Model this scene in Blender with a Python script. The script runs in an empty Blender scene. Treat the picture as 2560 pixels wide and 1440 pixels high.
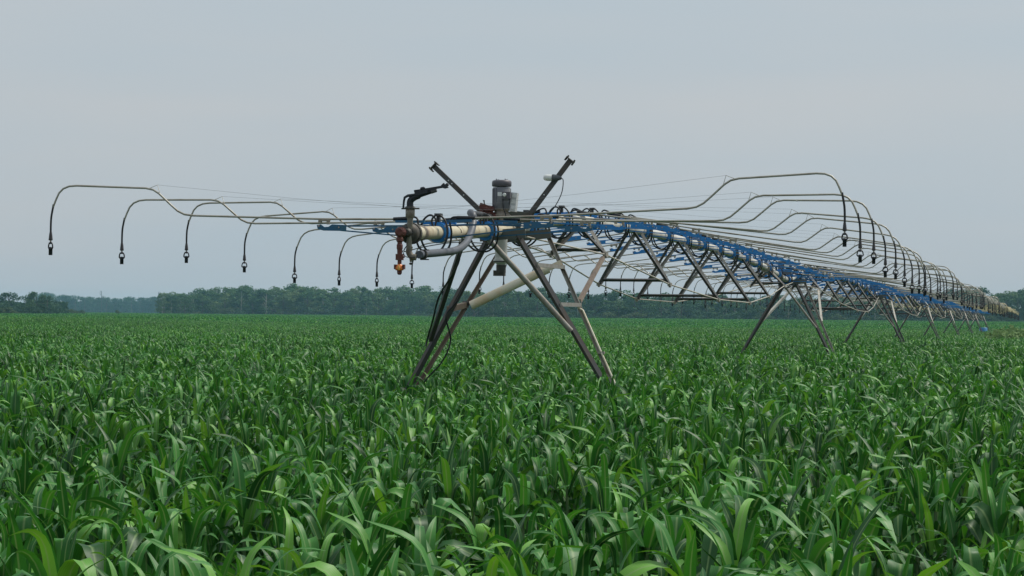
import bpy, math, random
import numpy as np
from mathutils import Vector, Matrix, noise

random.seed(7)
rng = np.random.default_rng(7)
SC = bpy.context.scene
COL = SC.collection
PI = math.pi

# ------------------------------------------------------------------ camera
F = 6400.0 / 2560.0          # focal length in picture widths
RHO, PITCH = 0.0086, math.atan(66 / 6400.0)
FW = Vector((0, math.cos(PITCH), math.sin(PITCH)))
UP0 = Vector((0, -math.sin(PITCH), math.cos(PITCH)))
CR = (Vector((1, 0, 0)) * math.cos(RHO) + UP0 * math.sin(RHO)).normalized()
CU = (UP0 * math.cos(RHO) - Vector((1, 0, 0)) * math.sin(RHO)).normalized()
EYE = Vector((0, 0, 2.6))
cam_d = bpy.data.cameras.new('camera')
cam = bpy.data.objects.new('camera', cam_d)
COL.objects.link(cam)
cam_d.sensor_width = 36.0
cam_d.lens = 36.0 * F
cam_d.clip_start = 0.2
cam_d.clip_end = 20000
m = Matrix.Identity(4)
for i in range(3):
    m[i][0], m[i][1], m[i][2], m[i][3] = CR[i], CU[i], -FW[i], EYE[i]
cam.matrix_world = m
SC.camera = cam

# ------------------------------------------------------------------ sky, sun, exposure
SUN_EL, SUN_AZ = math.radians(54), math.radians(62)     # azimuth clockwise from +Y
world = bpy.data.worlds.new('World')
SC.world = world
world.use_nodes = True
nt = world.node_tree
nt.nodes.clear()
n_out = nt.nodes.new('ShaderNodeOutputWorld')
n_bg = nt.nodes.new('ShaderNodeBackground')
n_bg.inputs['Strength'].default_value = 0.1
n_sky = nt.nodes.new('ShaderNodeTexSky')
n_sky.sky_type = 'NISHITA'
n_sky.sun_disc = False
n_sky.sun_elevation = SUN_EL
n_sky.sun_rotation = SUN_AZ
n_sky.dust_density = 3.0
n_hs = nt.nodes.new('ShaderNodeHueSaturation')
n_hs.inputs['Saturation'].default_value = 0.35
n_hs.inputs['Value'].default_value = 1.0
n_mix = nt.nodes.new('ShaderNodeMix')
n_mix.data_type = 'RGBA'
n_mix.inputs[0].default_value = 0.86
n_tc = nt.nodes.new('ShaderNodeTexCoord')
n_mp = nt.nodes.new('ShaderNodeMapping')
n_mp.inputs['Scale'].default_value = (1.2, 1.2, 9.0)
n_ns = nt.nodes.new('ShaderNodeTexNoise')
n_ns.inputs['Scale'].default_value = 2.2
n_ns.inputs['Detail'].default_value = 3.0
n_cr = nt.nodes.new('ShaderNodeValToRGB')
n_cr.color_ramp.elements[0].position = 0.3
n_cr.color_ramp.elements[1].position = 0.7
n_cr.color_ramp.elements[0].color = (3.82, 4.58, 5.14, 1)
n_cr.color_ramp.elements[1].color = (4.52, 4.80, 5.02, 1)
L = nt.links.new
L(n_tc.outputs['Generated'], n_mp.inputs['Vector'])
L(n_mp.outputs['Vector'], n_ns.inputs['Vector'])
L(n_ns.outputs['Fac'], n_cr.inputs['Fac'])
L(n_sky.outputs['Color'], n_hs.inputs['Color'])
L(n_hs.outputs['Color'], n_mix.inputs[6])
L(n_cr.outputs['Color'], n_mix.inputs[7])
L(n_mix.outputs[2], n_bg.inputs['Color'])
L(n_bg.outputs['Background'], n_out.inputs['Surface'])

sun_d = bpy.data.lights.new('sun', 'SUN')
sun_d.energy = 2.6
sun_d.angle = math.radians(12)
sun_d.color = (1.0, 0.95, 0.86)
sun = bpy.data.objects.new('sun', sun_d)
COL.objects.link(sun)
sd = Vector((math.sin(SUN_AZ) * math.cos(SUN_EL), math.cos(SUN_AZ) * math.cos(SUN_EL), math.sin(SUN_EL)))
sun.rotation_euler = sd.to_track_quat('Z', 'Y').to_euler()
sun.location = (60, -20, 80)

SC.view_settings.view_transform = 'Standard'
SC.view_settings.look = 'None'
SC.view_settings.exposure = 0.25
SC.view_settings.gamma = 1.0
SC.view_settings.use_curve_mapping = False
SC.cycles.max_bounces = 6
SC.cycles.diffuse_bounces = 2
SC.cycles.glossy_bounces = 2
SC.cycles.transmission_bounces = 4
SC.cycles.transparent_max_bounces = 4
SC.cycles.volume_bounces = 1


# ------------------------------------------------------------------ materials
def mat(name, col, rough=0.6, metal=0.0, wear=None, wear_amt=0.35, scale=9.0, bump=0.0, spec=0.5, emit=None):
    mt = bpy.data.materials.new(name)
    mt.use_nodes = True
    t = mt.node_tree
    b = t.nodes['Principled BSDF']
    b.inputs['Roughness'].default_value = rough
    b.inputs['Metallic'].default_value = metal
    b.inputs['Specular IOR Level'].default_value = spec
    b.inputs['Base Color'].default_value = (*col, 1)
    if wear is not None:
        tc = t.nodes.new('ShaderNodeTexCoord')
        ns = t.nodes.new('ShaderNodeTexNoise')
        ns.inputs['Scale'].default_value = scale
        ns.inputs['Detail'].default_value = 6
        ns.inputs['Roughness'].default_value = 0.65
        rp = t.nodes.new('ShaderNodeValToRGB')
        rp.color_ramp.elements[0].position = 0.62 - wear_amt * 0.5
        rp.color_ramp.elements[1].position = 0.74
        mx = t.nodes.new('ShaderNodeMix')
        mx.data_type = 'RGBA'
        mx.inputs[6].default_value = (*col, 1)
        mx.inputs[7].default_value = (*wear, 1)
        t.links.new(tc.outputs['Object'], ns.inputs['Vector'])
        t.links.new(ns.outputs['Fac'], rp.inputs['Fac'])
        t.links.new(rp.outputs['Color'], mx.inputs[0])
        t.links.new(mx.outputs[2], b.inputs['Base Color'])
        if bump:
            bp = t.nodes.new('ShaderNodeBump')
            bp.inputs['Strength'].default_value = bump
            bp.inputs['Distance'].default_value = 0.01
            t.links.new(ns.outputs['Fac'], bp.inputs['Height'])
            t.links.new(bp.outputs['Normal'], b.inputs['Normal'])
    return mt


M = {
    'leg': mat('weathered_dark_steel', (0.075, 0.074, 0.076), 0.6, 0.2, (0.10, 0.072, 0.052), 0.32, 5.0, 0.15),
    'leg_light': mat('galvanised_angle', (0.31, 0.30, 0.27), 0.5, 0.3, (0.17, 0.12, 0.08), 0.3, 6.0, 0.1),
    'rust_leg': mat('rusty_brown_steel', (0.15, 0.105, 0.078), 0.7, 0.1, (0.22, 0.18, 0.13), 0.4, 5.0, 0.15),
    'rod': mat('galvanised_rod', (0.50, 0.47, 0.40), 0.45, 0.3, (0.25, 0.19, 0.13), 0.25, 4.0),
    'boom': mat('galvanised_boom_pipe', (0.42, 0.40, 0.35), 0.45, 0.3, (0.24, 0.20, 0.15), 0.3, 3.0),
    'boom_far': mat('warm_lit_boom_pipe', (0.62, 0.53, 0.30), 0.5, 0.1, (0.45, 0.36, 0.19), 0.3, 3.0),  # yellow base colour paints in the warm light on the far booms
    'pipe': mat('cream_pipe_paint', (0.56, 0.51, 0.37), 0.55, 0.0, (0.30, 0.19, 0.10), 0.28, 2.6, 0.05),
    'pipe_far': mat('galvanised_main_pipe', (0.55, 0.56, 0.52), 0.62, 0.0, (0.36, 0.30, 0.22), 0.3, 2.0),
    'tube': mat('pale_tube_paint', (0.80, 0.74, 0.60), 0.55, 0.0, (0.66, 0.46, 0.24), 0.3, 3.0, 0.05),
    'blue': mat('blue_plastic', (0.014, 0.21, 0.60), 0.42, 0.0, (0.05, 0.30, 0.62), 0.3, 14.0),
    'blue_old': mat('faded_blue_rod', (0.012, 0.11, 0.24), 0.5, 0.0, (0.03, 0.12, 0.18), 0.4, 9.0),
    'black': mat('black_rubber', (0.014, 0.015, 0.018), 0.5),
    'weight': mat('drop_weight_grey', (0.055, 0.05, 0.055), 0.6),
    'coupling': mat('coupling_plastic', (0.36, 0.31, 0.29), 0.5),
    'nozzle': mat('nozzle_plastic', (0.016, 0.016, 0.026), 0.45),
    'clamp': mat('clamp_zinc', (0.36, 0.33, 0.28), 0.5, 0.3, (0.2, 0.16, 0.11), 0.4, 20.0),
    'hook': mat('hook_blue_grey', (0.05, 0.075, 0.12), 0.5),
    'red': mat('rust_red_iron', (0.105, 0.030, 0.025), 0.65, 0.1, (0.16, 0.06, 0.04), 0.4, 14.0, 0.2),
    'orange': mat('orange_plastic', (0.75, 0.20, 0.035), 0.35),
    'amber': mat('amber_core', (0.95, 0.5, 0.14), 0.3),
    'motor': mat('grey_motor_paint', (0.15, 0.155, 0.18), 0.45, 0.1, (0.24, 0.25, 0.25), 0.35, 6.0),
    'motor_cap': mat('dark_motor_cap', (0.10, 0.095, 0.11), 0.5),
    'white': mat('white_label', (0.72, 0.74, 0.74), 0.5),
    'box': mat('switch_box_grey', (0.55, 0.57, 0.58), 0.5),
    'plate': mat('green_grey_plate', (0.085, 0.10, 0.09), 0.55, 0.1, (0.12, 0.1, 0.08), 0.35, 5.0),
    'hose': mat('grey_suction_hose', (0.085, 0.097, 0.12), 0.5, 0.0, (0.065, 0.07, 0.08), 0.3, 7.0, 0.1),
    'gun': mat('dark_gun_casting', (0.022, 0.024, 0.032), 0.5, 0.2),
    'riser': mat('drab_riser_pipe', (0.22, 0.22, 0.17), 0.55, 0.1, (0.12, 0.09, 0.07), 0.4, 9.0, 0.1),
    'bearing': mat('gun_bearing_tan', (0.27, 0.24, 0.20), 0.6, 0.0, (0.14, 0.1, 0.08), 0.4, 18.0),
    'flange': mat('dark_flange', (0.055, 0.055, 0.05), 0.6, 0.2, (0.1, 0.08, 0.06), 0.4, 9.0),
    'wire': mat('thin_stay_wire', (0.25, 0.26, 0.27), 0.5, 0.4),
    'lamp_base': mat('lamp_base_grey', (0.10, 0.11, 0.12), 0.5, 0.2),
    'lens': mat('frosted_lamp_lens', (0.72, 0.74, 0.72), 0.25),
    'tyre': mat('dusty_tyre', (0.09, 0.088, 0.08), 0.85),
    'blue_drum': mat('bright_blue_drum', (0.03, 0.18, 0.40), 0.45),
    'ctrl': mat('control_box_grey', (0.08, 0.10, 0.13), 0.5),
    'bark': mat('bark', (0.13, 0.115, 0.095), 0.9, 0.0, (0.07, 0.06, 0.05), 0.4, 1.5),
    'pale_bark': mat('pale_birch_bark', (0.42, 0.40, 0.35), 0.85, 0.0, (0.12, 0.11, 0.1), 0.3, 1.2),
}


def foliage(name, c1, c2, c3, hue_var=0.03):
    """leaf clumps: base colour varies from tree to tree and clump to clump"""
    mt = bpy.data.materials.new(name)
    mt.use_nodes = True
    t = mt.node_tree
    b = t.nodes['Principled BSDF']
    b.inputs['Roughness'].default_value = 0.75
    b.inputs['Specular IOR Level'].default_value = 0.2
    oi = t.nodes.new('ShaderNodeObjectInfo')
    geo = t.nodes.new('ShaderNodeNewGeometry')
    rp = t.nodes.new('ShaderNodeValToRGB')
    rp.color_ramp.elements[0].color = (*c1, 1)
    rp.color_ramp.elements[1].color = (*c3, 1)
    e = rp.color_ramp.elements.new(0.5)
    e.color = (*c2, 1)
    ad = t.nodes.new('ShaderNodeMath')
    ad.operation = 'MULTIPLY_ADD'
    ad.inputs[1].default_value = 0.65
    mu = t.nodes.new('ShaderNodeMath')
    mu.operation = 'MULTIPLY'
    mu.inputs[1].default_value = 0.35
    t.links.new(geo.outputs['Random Per Island'], mu.inputs[0])
    t.links.new(oi.outputs['Random'], ad.inputs[0])
    t.links.new(mu.outputs[0], ad.inputs[2])
    t.links.new(ad.outputs[0], rp.inputs['Fac'])
    t.links.new(rp.outputs['Color'], b.inputs['Base Color'])
    tr = t.nodes.new('ShaderNodeBsdfTranslucent')
    t.links.new(rp.outputs['Color'], tr.inputs['Color'])
    mx = t.nodes.new('ShaderNodeMixShader')
    mx.inputs[0].default_value = 0.25
    t.links.new(b.outputs[0], mx.inputs[1])
    t.links.new(tr.outputs[0], mx.inputs[2])
    t.links.new(mx.outputs[0], t.nodes['Material Output'].inputs['Surface'])
    return mt


M['leaf_wood'] = foliage('wood_foliage', (0.048, 0.118, 0.058), (0.088, 0.18, 0.074), (0.18, 0.235, 0.095))
M['leaf_dark'] = foliage('dark_foliage', (0.040, 0.095, 0.056), (0.058, 0.125, 0.062), (0.088, 0.16, 0.068))
M['leaf_bush'] = foliage('bush_foliage', (0.06, 0.105, 0.045), (0.085, 0.135, 0.055), (0.11, 0.15, 0.06))
M['leaf_weed'] = foliage('weed_foliage', (0.15, 0.25, 0.08), (0.18, 0.28, 0.10), (0.20, 0.30, 0.11))


def corn_mat():
    mt = bpy.data.materials.new('corn_leaf')
    mt.use_nodes = True
    t = mt.node_tree
    N, K = t.nodes, t.links.new
    b = N['Principled BSDF']
    b.inputs['Roughness'].default_value = 0.5
    b.inputs['Specular IOR Level'].default_value = 0.36
    oi = N.new('ShaderNodeObjectInfo')
    geo = N.new('ShaderNodeNewGeometry')
    add = N.new('ShaderNodeMath'); add.operation = 'ADD'
    fr = N.new('ShaderNodeMath'); fr.operation = 'FRACT'
    K(oi.outputs['Random'], add.inputs[0])
    K(geo.outputs['Random Per Island'], add.inputs[1])
    K(add.outputs[0], fr.inputs[0])
    rp = N.new('ShaderNodeValToRGB')
    cr = rp.color_ramp
    cr.elements[0].color = (0.014, 0.075, 0.015, 1)
    cr.elements[1].color = (0.16, 0.38, 0.06, 1)
    e = cr.elements.new(0.45); e.color = (0.040, 0.182, 0.032, 1)
    e = cr.elements.new(0.8); e.color = (0.070, 0.25, 0.042, 1)
    K(fr.outputs[0], rp.inputs['Fac'])
    at = N.new('ShaderNodeAttribute'); at.attribute_name = 'rib'
    rr = N.new('ShaderNodeValToRGB')
    rr.color_ramp.elements[0].position = 0.80
    rr.color_ramp.elements[1].position = 1.0
    K(at.outputs['Fac'], rr.inputs['Fac'])
    # fine lengthwise veins
    wv = N.new('ShaderNodeMath'); wv.operation = 'MULTIPLY'; wv.inputs[1].default_value = 34.0
    sn = N.new('ShaderNodeMath'); sn.operation = 'SINE'
    K(at.outputs['Fac'], wv.inputs[0]); K(wv.outputs[0], sn.inputs[0])
    vs = N.new('ShaderNodeMath'); vs.operation = 'MULTIPLY_ADD'
    vs.inputs[1].default_value = 0.10; vs.inputs[2].default_value = 1.0
    K(sn.outputs[0], vs.inputs[0])
    pn = N.new('ShaderNodeTexNoise'); pn.inputs['Scale'].default_value = 0.11; pn.inputs['Detail'].default_value = 3.0
    K(geo.outputs['Position'], pn.inputs['Vector'])
    pr = N.new('ShaderNodeMapRange'); pr.inputs[1].default_value = .3; pr.inputs[2].default_value = .7; pr.inputs[3].default_value = .72; pr.inputs[4].default_value = 1.25
    K(pn.outputs['Fac'], pr.inputs[0])
    vp = N.new('ShaderNodeMath'); vp.operation = 'MULTIPLY'
    K(vs.outputs[0], vp.inputs[0]); K(pr.outputs[0], vp.inputs[1])
    vs = vp
    vm = N.new('ShaderNodeVectorMath'); vm.operation = 'SCALE'
    K(rp.outputs['Color'], vm.inputs[0]); K(vs.outputs[0], vm.inputs['Scale'])
    mx = N.new('ShaderNodeMix'); mx.data_type = 'RGBA'
    mx.inputs[7].default_value = (0.24, 0.36, 0.14, 1)
    fm = N.new('ShaderNodeMath'); fm.operation = 'MULTIPLY'; fm.inputs[1].default_value = 0.75
    K(rr.outputs['Color'], fm.inputs[0]); K(fm.outputs[0], mx.inputs[0])
    K(vm.outputs[0], mx.inputs[6])
    K(mx.outputs[2], b.inputs['Base Color'])
    tr = N.new('ShaderNodeBsdfTranslucent')
    hs = N.new('ShaderNodeHueSaturation'); hs.inputs['Saturation'].default_value = 1.15; hs.inputs['Value'].default_value = 1.3
    hs.inputs['Hue'].default_value = 0.485
    K(mx.outputs[2], hs.inputs['Color']); K(hs.outputs[0], tr.inputs['Color'])
    ms = N.new('ShaderNodeMixShader'); ms.inputs[0].default_value = 0.21
    K(b.outputs[0], ms.inputs[1]); K(tr.outputs[0], ms.inputs[2])
    K(ms.outputs[0], N['Material Output'].inputs['Surface'])
    return mt


M['corn'] = corn_mat()
M['stalk'] = mat('corn_stalk', (0.075, 0.15, 0.05), 0.5, 0.0, (0.12, 0.16, 0.06), 0.35, 5.0)


def ground_mat():
    mt = bpy.data.materials.new('soil_and_grass')
    mt.use_nodes = True
    t = mt.node_tree
    N, K = t.nodes, t.links.new
    b = N['Principled BSDF']; b.inputs['Roughness'].default_value = 0.95
    b.inputs['Specular IOR Level'].default_value = 0.1
    geo = N.new('ShaderNodeNewGeometry')
    ns = N.new('ShaderNodeTexNoise'); ns.inputs['Scale'].default_value = 3.0; ns.inputs['Detail'].default_value = 8
    K(geo.outputs['Position'], ns.inputs['Vector'])
    r1 = N.new('ShaderNodeValToRGB')
    r1.color_ramp.elements[0].color = (0.05, 0.04, 0.028, 1); r1.color_ramp.elements[1].color = (0.10, 0.085, 0.055, 1)
    r2 = N.new('ShaderNodeValToRGB')
    r2.color_ramp.elements[0].color = (0.05, 0.10, 0.035, 1); r2.color_ramp.elements[1].color = (0.10, 0.16, 0.06, 1)
    K(ns.outputs['Fac'], r1.inputs['Fac']); K(ns.outputs['Fac'], r2.inputs['Fac'])
    sx = N.new('ShaderNodeSeparateXYZ'); K(geo.outputs['Position'], sx.inputs[0])
    mr = N.new('ShaderNodeMapRange'); mr.inputs[1].default_value = 60; mr.inputs[2].default_value = 200
    K(sx.outputs['Y'], mr.inputs[0])
    mx = N.new('ShaderNodeMix'); mx.data_type = 'RGBA'
    K(mr.outputs[0], mx.inputs[0]); K(r1.outputs[0], mx.inputs[6]); K(r2.outputs[0], mx.inputs[7])
    K(mx.outputs[2], b.inputs['Base Color'])
    return mt


M['ground'] = ground_mat()


# ------------------------------------------------------------------ mesh helper
def frame(d):
    d = Vector(d).normalized()
    a = Vector((0, 0, 1)) if abs(d.z) < 0.95 else Vector((1, 0, 0))
    x = d.cross(a).normalized()
    return x, d.cross(x).normalized(), d


class MB:
    """collects shapes and links them as ONE mesh object"""
    def __init__(self):
        self.v, self.f, self.s, self.mi = [], [], [], []
        self.m = 0

    def _add(self, vs, fs, smooth):
        o = len(self.v)
        self.v += [tuple(p) for p in vs]
        self.f += [tuple(i + o for i in f) for f in fs]
        self.s += [smooth] * len(fs)
        self.mi += [self.m] * len(fs)

    def tube(self, pts, r, n=8, cap=True):
        pts = [Vector(p) for p in pts]
        k = len(pts)
        rs = r if isinstance(r, (list, tuple)) else [r] * k
        tang = []
        for i in range(k):
            a = pts[max(i - 1, 0)]; b = pts[min(i + 1, k - 1)]
            t = (b - a)
            tang.append(t.normalized() if t.length > 1e-9 else Vector((0, 0, 1)))
        x, y, _ = frame(tang[0])
        vs, fs = [], []
        for i in range(k):
            t = tang[i]
            x = (x - t * x.dot(t))
            x = x.normalized() if x.length > 1e-6 else frame(t)[0]
            y = t.cross(x)
            for j in range(n):
                a = 2 * PI * j / n
                vs.append(pts[i] + (x * math.cos(a) + y * math.sin(a)) * rs[i])
        for i in range(k - 1):
            for j in range(n):
                j2 = (j + 1) % n
                fs.append((i * n + j, i * n + j2, (i + 1) * n + j2, (i + 1) * n + j))
        self._add(vs, fs, True)
        if cap:
            self._add(vs[:n], [tuple(range(n))[::-1]], False)
            self._add(vs[-n:], [tuple(range(n))], False)
        return self

    def bar(self, a, b, w, h, up=(0, 0, 1), ow=0.0, oh=0.0):
        """rectangular bar a->b, width w across, height h along up"""
        a, b = Vector(a), Vector(b)
        d = (b - a).normalized()
        up = Vector(up)
        x = d.cross(up)
        x = x.normalized() if x.length > 1e-4 else frame(d)[0]
        y = x.cross(d).normalized()
        vs = []
        for p in (a, b):
            for sx, sy in ((-1, -1), (1, -1), (1, 1), (-1, 1)):
                vs.append(p + x * (sx * w / 2 + ow) + y * (sy * h / 2 + oh))
        fs = [(3, 2, 1, 0), (4, 5, 6, 7), (0, 1, 5, 4), (1, 2, 6, 5), (2, 3, 7, 6), (3, 0, 4, 7)]
        self._add(vs, fs, False)
        return self

    def angle(self, a, b, w, t=0.008, up=(0, 0, 1), flip=1):
        """angle iron: two legs at right angles"""
        self.bar(a, b, w, t, up)
        self.bar(a, b, t, w - t, up, ow=flip * (w / 2 - t / 2), oh=-w / 2)
        return self

    def box(self, c, s, rot=None):
        c = Vector(c)
        vs = []
        for z in (-1, 1):
            for sx, sy in ((-1, -1), (1, -1), (1, 1), (-1, 1)):
                p = Vector((sx * s[0] / 2, sy * s[1] / 2, z * s[2] / 2))
                if rot is not None:
                    p = rot @ p
                vs.append(c + p)
        fs = [(3, 2, 1, 0), (4, 5, 6, 7), (0, 1, 5, 4), (1, 2, 6, 5), (2, 3, 7, 6), (3, 0, 4, 7)]
        self._add(vs, fs, False)
        return self

    def lathe(self, c, axis, prof, n=20, smooth=True):
        c = Vector(c)
        x, y, d = frame(axis)
        vs, fs = [], []
        for r, h in prof:
            for j in range(n):
                a = 2 * PI * j / n
                vs.append(c + d * h + (x * math.cos(a) + y * math.sin(a)) * max(r, 1e-4))
        k = len(prof)
        for i in range(k - 1):
            for j in range(n):
                j2 = (j + 1) % n
                fs.append((i * n + j, i * n + j2, (i + 1) * n + j2, (i + 1) * n + j))
        self._add(vs, fs, smooth)
        self._add(vs[:n], [tuple(range(n))[::-1]], False)
        self._add(vs[-n:], [tuple(range(n))], False)
        return self

    def cyl(self, c, axis, r, h0, h1, n=16, bev=0.0):
        if bev:
            p = [(r - bev, h0), (r, h0 + bev), (r, h1 - bev), (r - bev, h1)]
        else:
            p = [(r, h0), (r, h1)]
        return self.lathe(c, axis, p, n)

    def poly(self, pts, th, nrm):
        """flat outline with thickness th along nrm"""
        nrm = Vector(nrm).normalized() * th / 2
        n = len(pts)
        a = [Vector(p) + nrm for p in pts]
        b = [Vector(p) - nrm for p in pts]
        fs = [tuple(range(n)), tuple(range(2 * n - 1, n - 1, -1))]
        fs += [(i, i + n, (i + 1) % n + n, (i + 1) % n) for i in range(n)]
        self._add(a + b, fs, False)
        return self

    def mesh(self, name, mats):
        me = bpy.data.meshes.new(name)
        me.from_pydata(self.v, [], self.f)
        mats = mats if isinstance(mats, (list, tuple)) else [mats]
        for x in mats:
            me.materials.append(x)
        me.polygons.foreach_set('use_smooth', self.s)
        if len(mats) > 1:
            me.polygons.foreach_set('material_index', self.mi)
        me.update()
        return me

    def build(self, name, mats, parent=None):
        o = bpy.data.objects.new(name, self.mesh(name, mats))
        COL.objects.link(o)
        if parent is not None:
            o.parent = parent
        return o


def tag(o, label=None, cat=None, group=None, kind=None):
    if label: o['label'] = label
    if cat: o['category'] = cat
    if group: o['group'] = group
    if kind: o['kind'] = kind
    return o


def thing(name, loc, label, cat, group=None, rz=0.0):
    o = bpy.data.objects.new(name, None)
    o.empty_display_size = 0.2
    COL.objects.link(o)
    o.location = loc
    o.rotation_euler = (0, 0, rz)
    return tag(o, label, cat, group)


def spline(pts, n):
    """Catmull-Rom through pts"""
    P = [Vector(p) for p in pts]
    P = [P[0] * 2 - P[1]] + P + [P[-1] * 2 - P[-2]]
    out = []
    for i in range(1, len(P) - 2):
        for k in range(n):
            t = k / n
            a, b, c, d = P[i - 1], P[i], P[i + 1], P[i + 2]
            out.append(0.5 * ((2 * b) + (c - a) * t + (2 * a - 5 * b + 4 * c - d) * t * t + (3 * b - a - 3 * c + d) * t ** 3))
    out.append(P[-2])
    return out


# ------------------------------------------------------------------ ground
def sstep(a, b, x):
    t = min(1, max(0, (x - a) / (b - a)))
    return t * t * (3 - 2 * t)


SLOPE = 0.00224


def gz(x, y):
    return -SLOPE * min(max(y - 32, 0), 260) * sstep(-60, -8, x) * (1 - .85 * sstep(300, 800, y))


ys = [-60, -20, 0, 32] + [32 + 20 * i for i in range(1, 14)] + [340, 400, 450, 500, 560, 620, 700, 800, 1200, 1800, 2500, 3400]
xs = [-1200, -700, -400, -250, -150, -100] + list(range(-70, 90, 6)) + [100, 150, 220, 300, 400, 700, 1200]
gv = [(x, y, gz(x, y)) for y in ys for x in xs]
W = len(xs)
gf = [(j * W + i, j * W + i + 1, (j + 1) * W + i + 1, (j + 1) * W + i) for j in range(len(ys) - 1) for i in range(W - 1)]
me = bpy.data.meshes.new('ground')
me.from_pydata(gv, [], gf)
me.materials.append(M['ground'])
for p in me.polygons: p.use_smooth = True
g = bpy.data.objects.new('ground', me)
COL.objects.link(g)
tag(g, kind='structure')

# ------------------------------------------------------------------ the irrigation machine
TH = math.radians(11.634)
P0X, P0Y = -0.0826, 32.5
PS = (math.sin(TH), math.cos(TH))
PR = (math.cos(TH), -math.sin(TH))
SPAN = 37.4
NT = 8                                   # towers in the line


def at(s, u=0.0, z=0.0):
    """s along the main pipe from the nearest tower, u to its right, z above the line's own sloping base"""
    return Vector((P0X + s * PS[0] + u * PR[0], P0Y + s * PS[1] + u * PR[1], z - SLOPE * s))


PZ_S = [0, 1, 2, 3, 5.5, 9, 14, 19, 24.6, 30, 33, 35, 36.6, 37.4]
PZ_Z = [3.665, 3.735, 3.83, 3.905, 4.01, 4.06, 4.07, 4.065, 4.03, 3.93, 3.83, 3.74, 3.68, 3.665]


def pipe_z(s):
    if s < 0:
        return 3.665 + 0.0425 * s
    return float(np.interp(s % SPAN, PZ_S, PZ_Z))


R_PIPE = 0.074
ORD = ['first', 'second', 'third', 'fourth', 'fifth', 'sixth', 'seventh', 'eighth', 'ninth', 'tenth', 'eleventh', 'twelfth',
       'thirteenth', 'fourteenth', 'fifteenth', 'sixteenth', 'seventeenth', 'eighteenth']


# ---- spans (main pipe + truss)
def make_span(i):
    s0 = i * SPAN
    if i == 0:
        lab = 'long arched truss span from the nearest tower to the second tower'
    else:
        lab = f'receding truss span between the {ORD[i]} and {ORD[i + 1]} towers from the camera'
    org = at(s0, 0, 0)
    t = thing('truss_span', org, lab, 'truss span', 'truss spans of the irrigation line', -TH)

    def lp(s, u, z):                      # local: x=u, y=s, z
        return (u, s, z - SLOPE * s)
    near = i < 2
    n = 12 if near else 8
    S = np.linspace(0.25, SPAN - 0.45, 40 if near else 16)
    MB().tube([lp(s, 0, pipe_z(s0 + s)) for s in S], R_PIPE, n if not near else 16).build('main_pipe', M['pipe_far'], t)
    fl = [5.15, 11.7, 18.2, 24.8, 31.4]
    if i < 3:
        for s in fl:
            z = pipe_z(s0 + s)
            b = MB().cyl(lp(s, 0, z), (0, 1, 0.01), 0.125, -0.02, -0.002, 18).cyl(lp(s, 0, z), (0, 1, 0.01), 0.125, 0.002, 0.02, 18)
            for k in range(8):
                a = 2 * PI * k / 8
                b.cyl(lp(s, 0.103 * math.cos(a), z + 0.103 * math.sin(a)), (0, 1, 0), 0.011, -0.035, 0.035, 6)
            b.build('pipe_flange', M['clamp'], t)
    ns = [5.2, 10.55, 15.8, 21.0, 26.4, 32.0]
    nu = [0.41, 0.60, 0.77, 0.78, 0.62, 0.42]
    nz = [3.50, 3.145, 2.945, 2.93, 3.12, 3.44]
    for k in range(6):
        for sg in (-1, 1):
            b = MB()
            bot = Vector(lp(ns[k], sg * nu[k], nz[k] + 0.02))
            for j, ds in enumerate((-0.42, 0.42)):
                s = ns[k] + ds
                top = Vector(lp(s, sg * 0.07, pipe_z(s0 + s) - 0.05))
                e = bot + Vector((0, 0.045 * (1 if ds > 0 else -1), 0))
                if near:
                    b = MB().angle(top, e, 0.048, 0.007, up=(sg, 0.15, 0), flip=1 if ds > 0 else -1)
                    b.build('truss_strut', M['leg'] if j == 0 else M['leg_light'], t)
                else:
                    b.bar(top, e, 0.055, 0.055)
            if not near:
                b.build('truss_strut', M['leg_light'] if (k + i) % 2 else M['leg'], t)
        cz = nz[k] + 0.07
        cu = nu[k] - 0.03
        b = MB()
        if near:
            b.angle(lp(ns[k], -cu, cz), lp(ns[k], cu, cz), 0.055, 0.007, up=(0, 1, 0.3))
        else:
            b.bar(lp(ns[k], -cu, cz), lp(ns[k], cu, cz), 0.05, 0.04)
        b.build('cross_strut', M['leg'], t)
    for sg in (-1, 1):
        pts = [lp(0.5, sg * 0.17, 3.60)] + [lp(ns[k], sg * nu[k], nz[k]) for k in range(6)] + [lp(SPAN - 0.5, sg * 0.17, 3.60)]
        b = MB()
        for a, c in zip(pts[:-1], pts[1:]):
            b.tube([a, c], 0.0125 if near else 0.015, 6)
        rod = b.build('truss_rod', M['rod'], t)
        if near:
            for k in range(6):
                MB().box(lp(ns[k], sg * nu[k], nz[k]), (0.05, 0.20, 0.06)).cyl(lp(ns[k], sg * nu[k], nz[k] - 0.02), (0, 0, 1), 0.02, -0.03, 0.03, 8).build('rod_joint', M['clamp'], rod)
    # flexible joint boot at the far tower
    if i < 4:
        sj = SPAN - 0.45
        z = pipe_z(s0 + sj)
        pr = []
        for q in range(9):
            pr.append((R_PIPE + (0.035 if q % 2 else 0.018), -0.28 + q * 0.07))
        MB().lathe(lp(sj, 0, z), (0, 1, -0.02), pr, 14).build('flexible_joint', M['black'], t)
    return t


for i in range(NT - 1):
    make_span(i)

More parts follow.
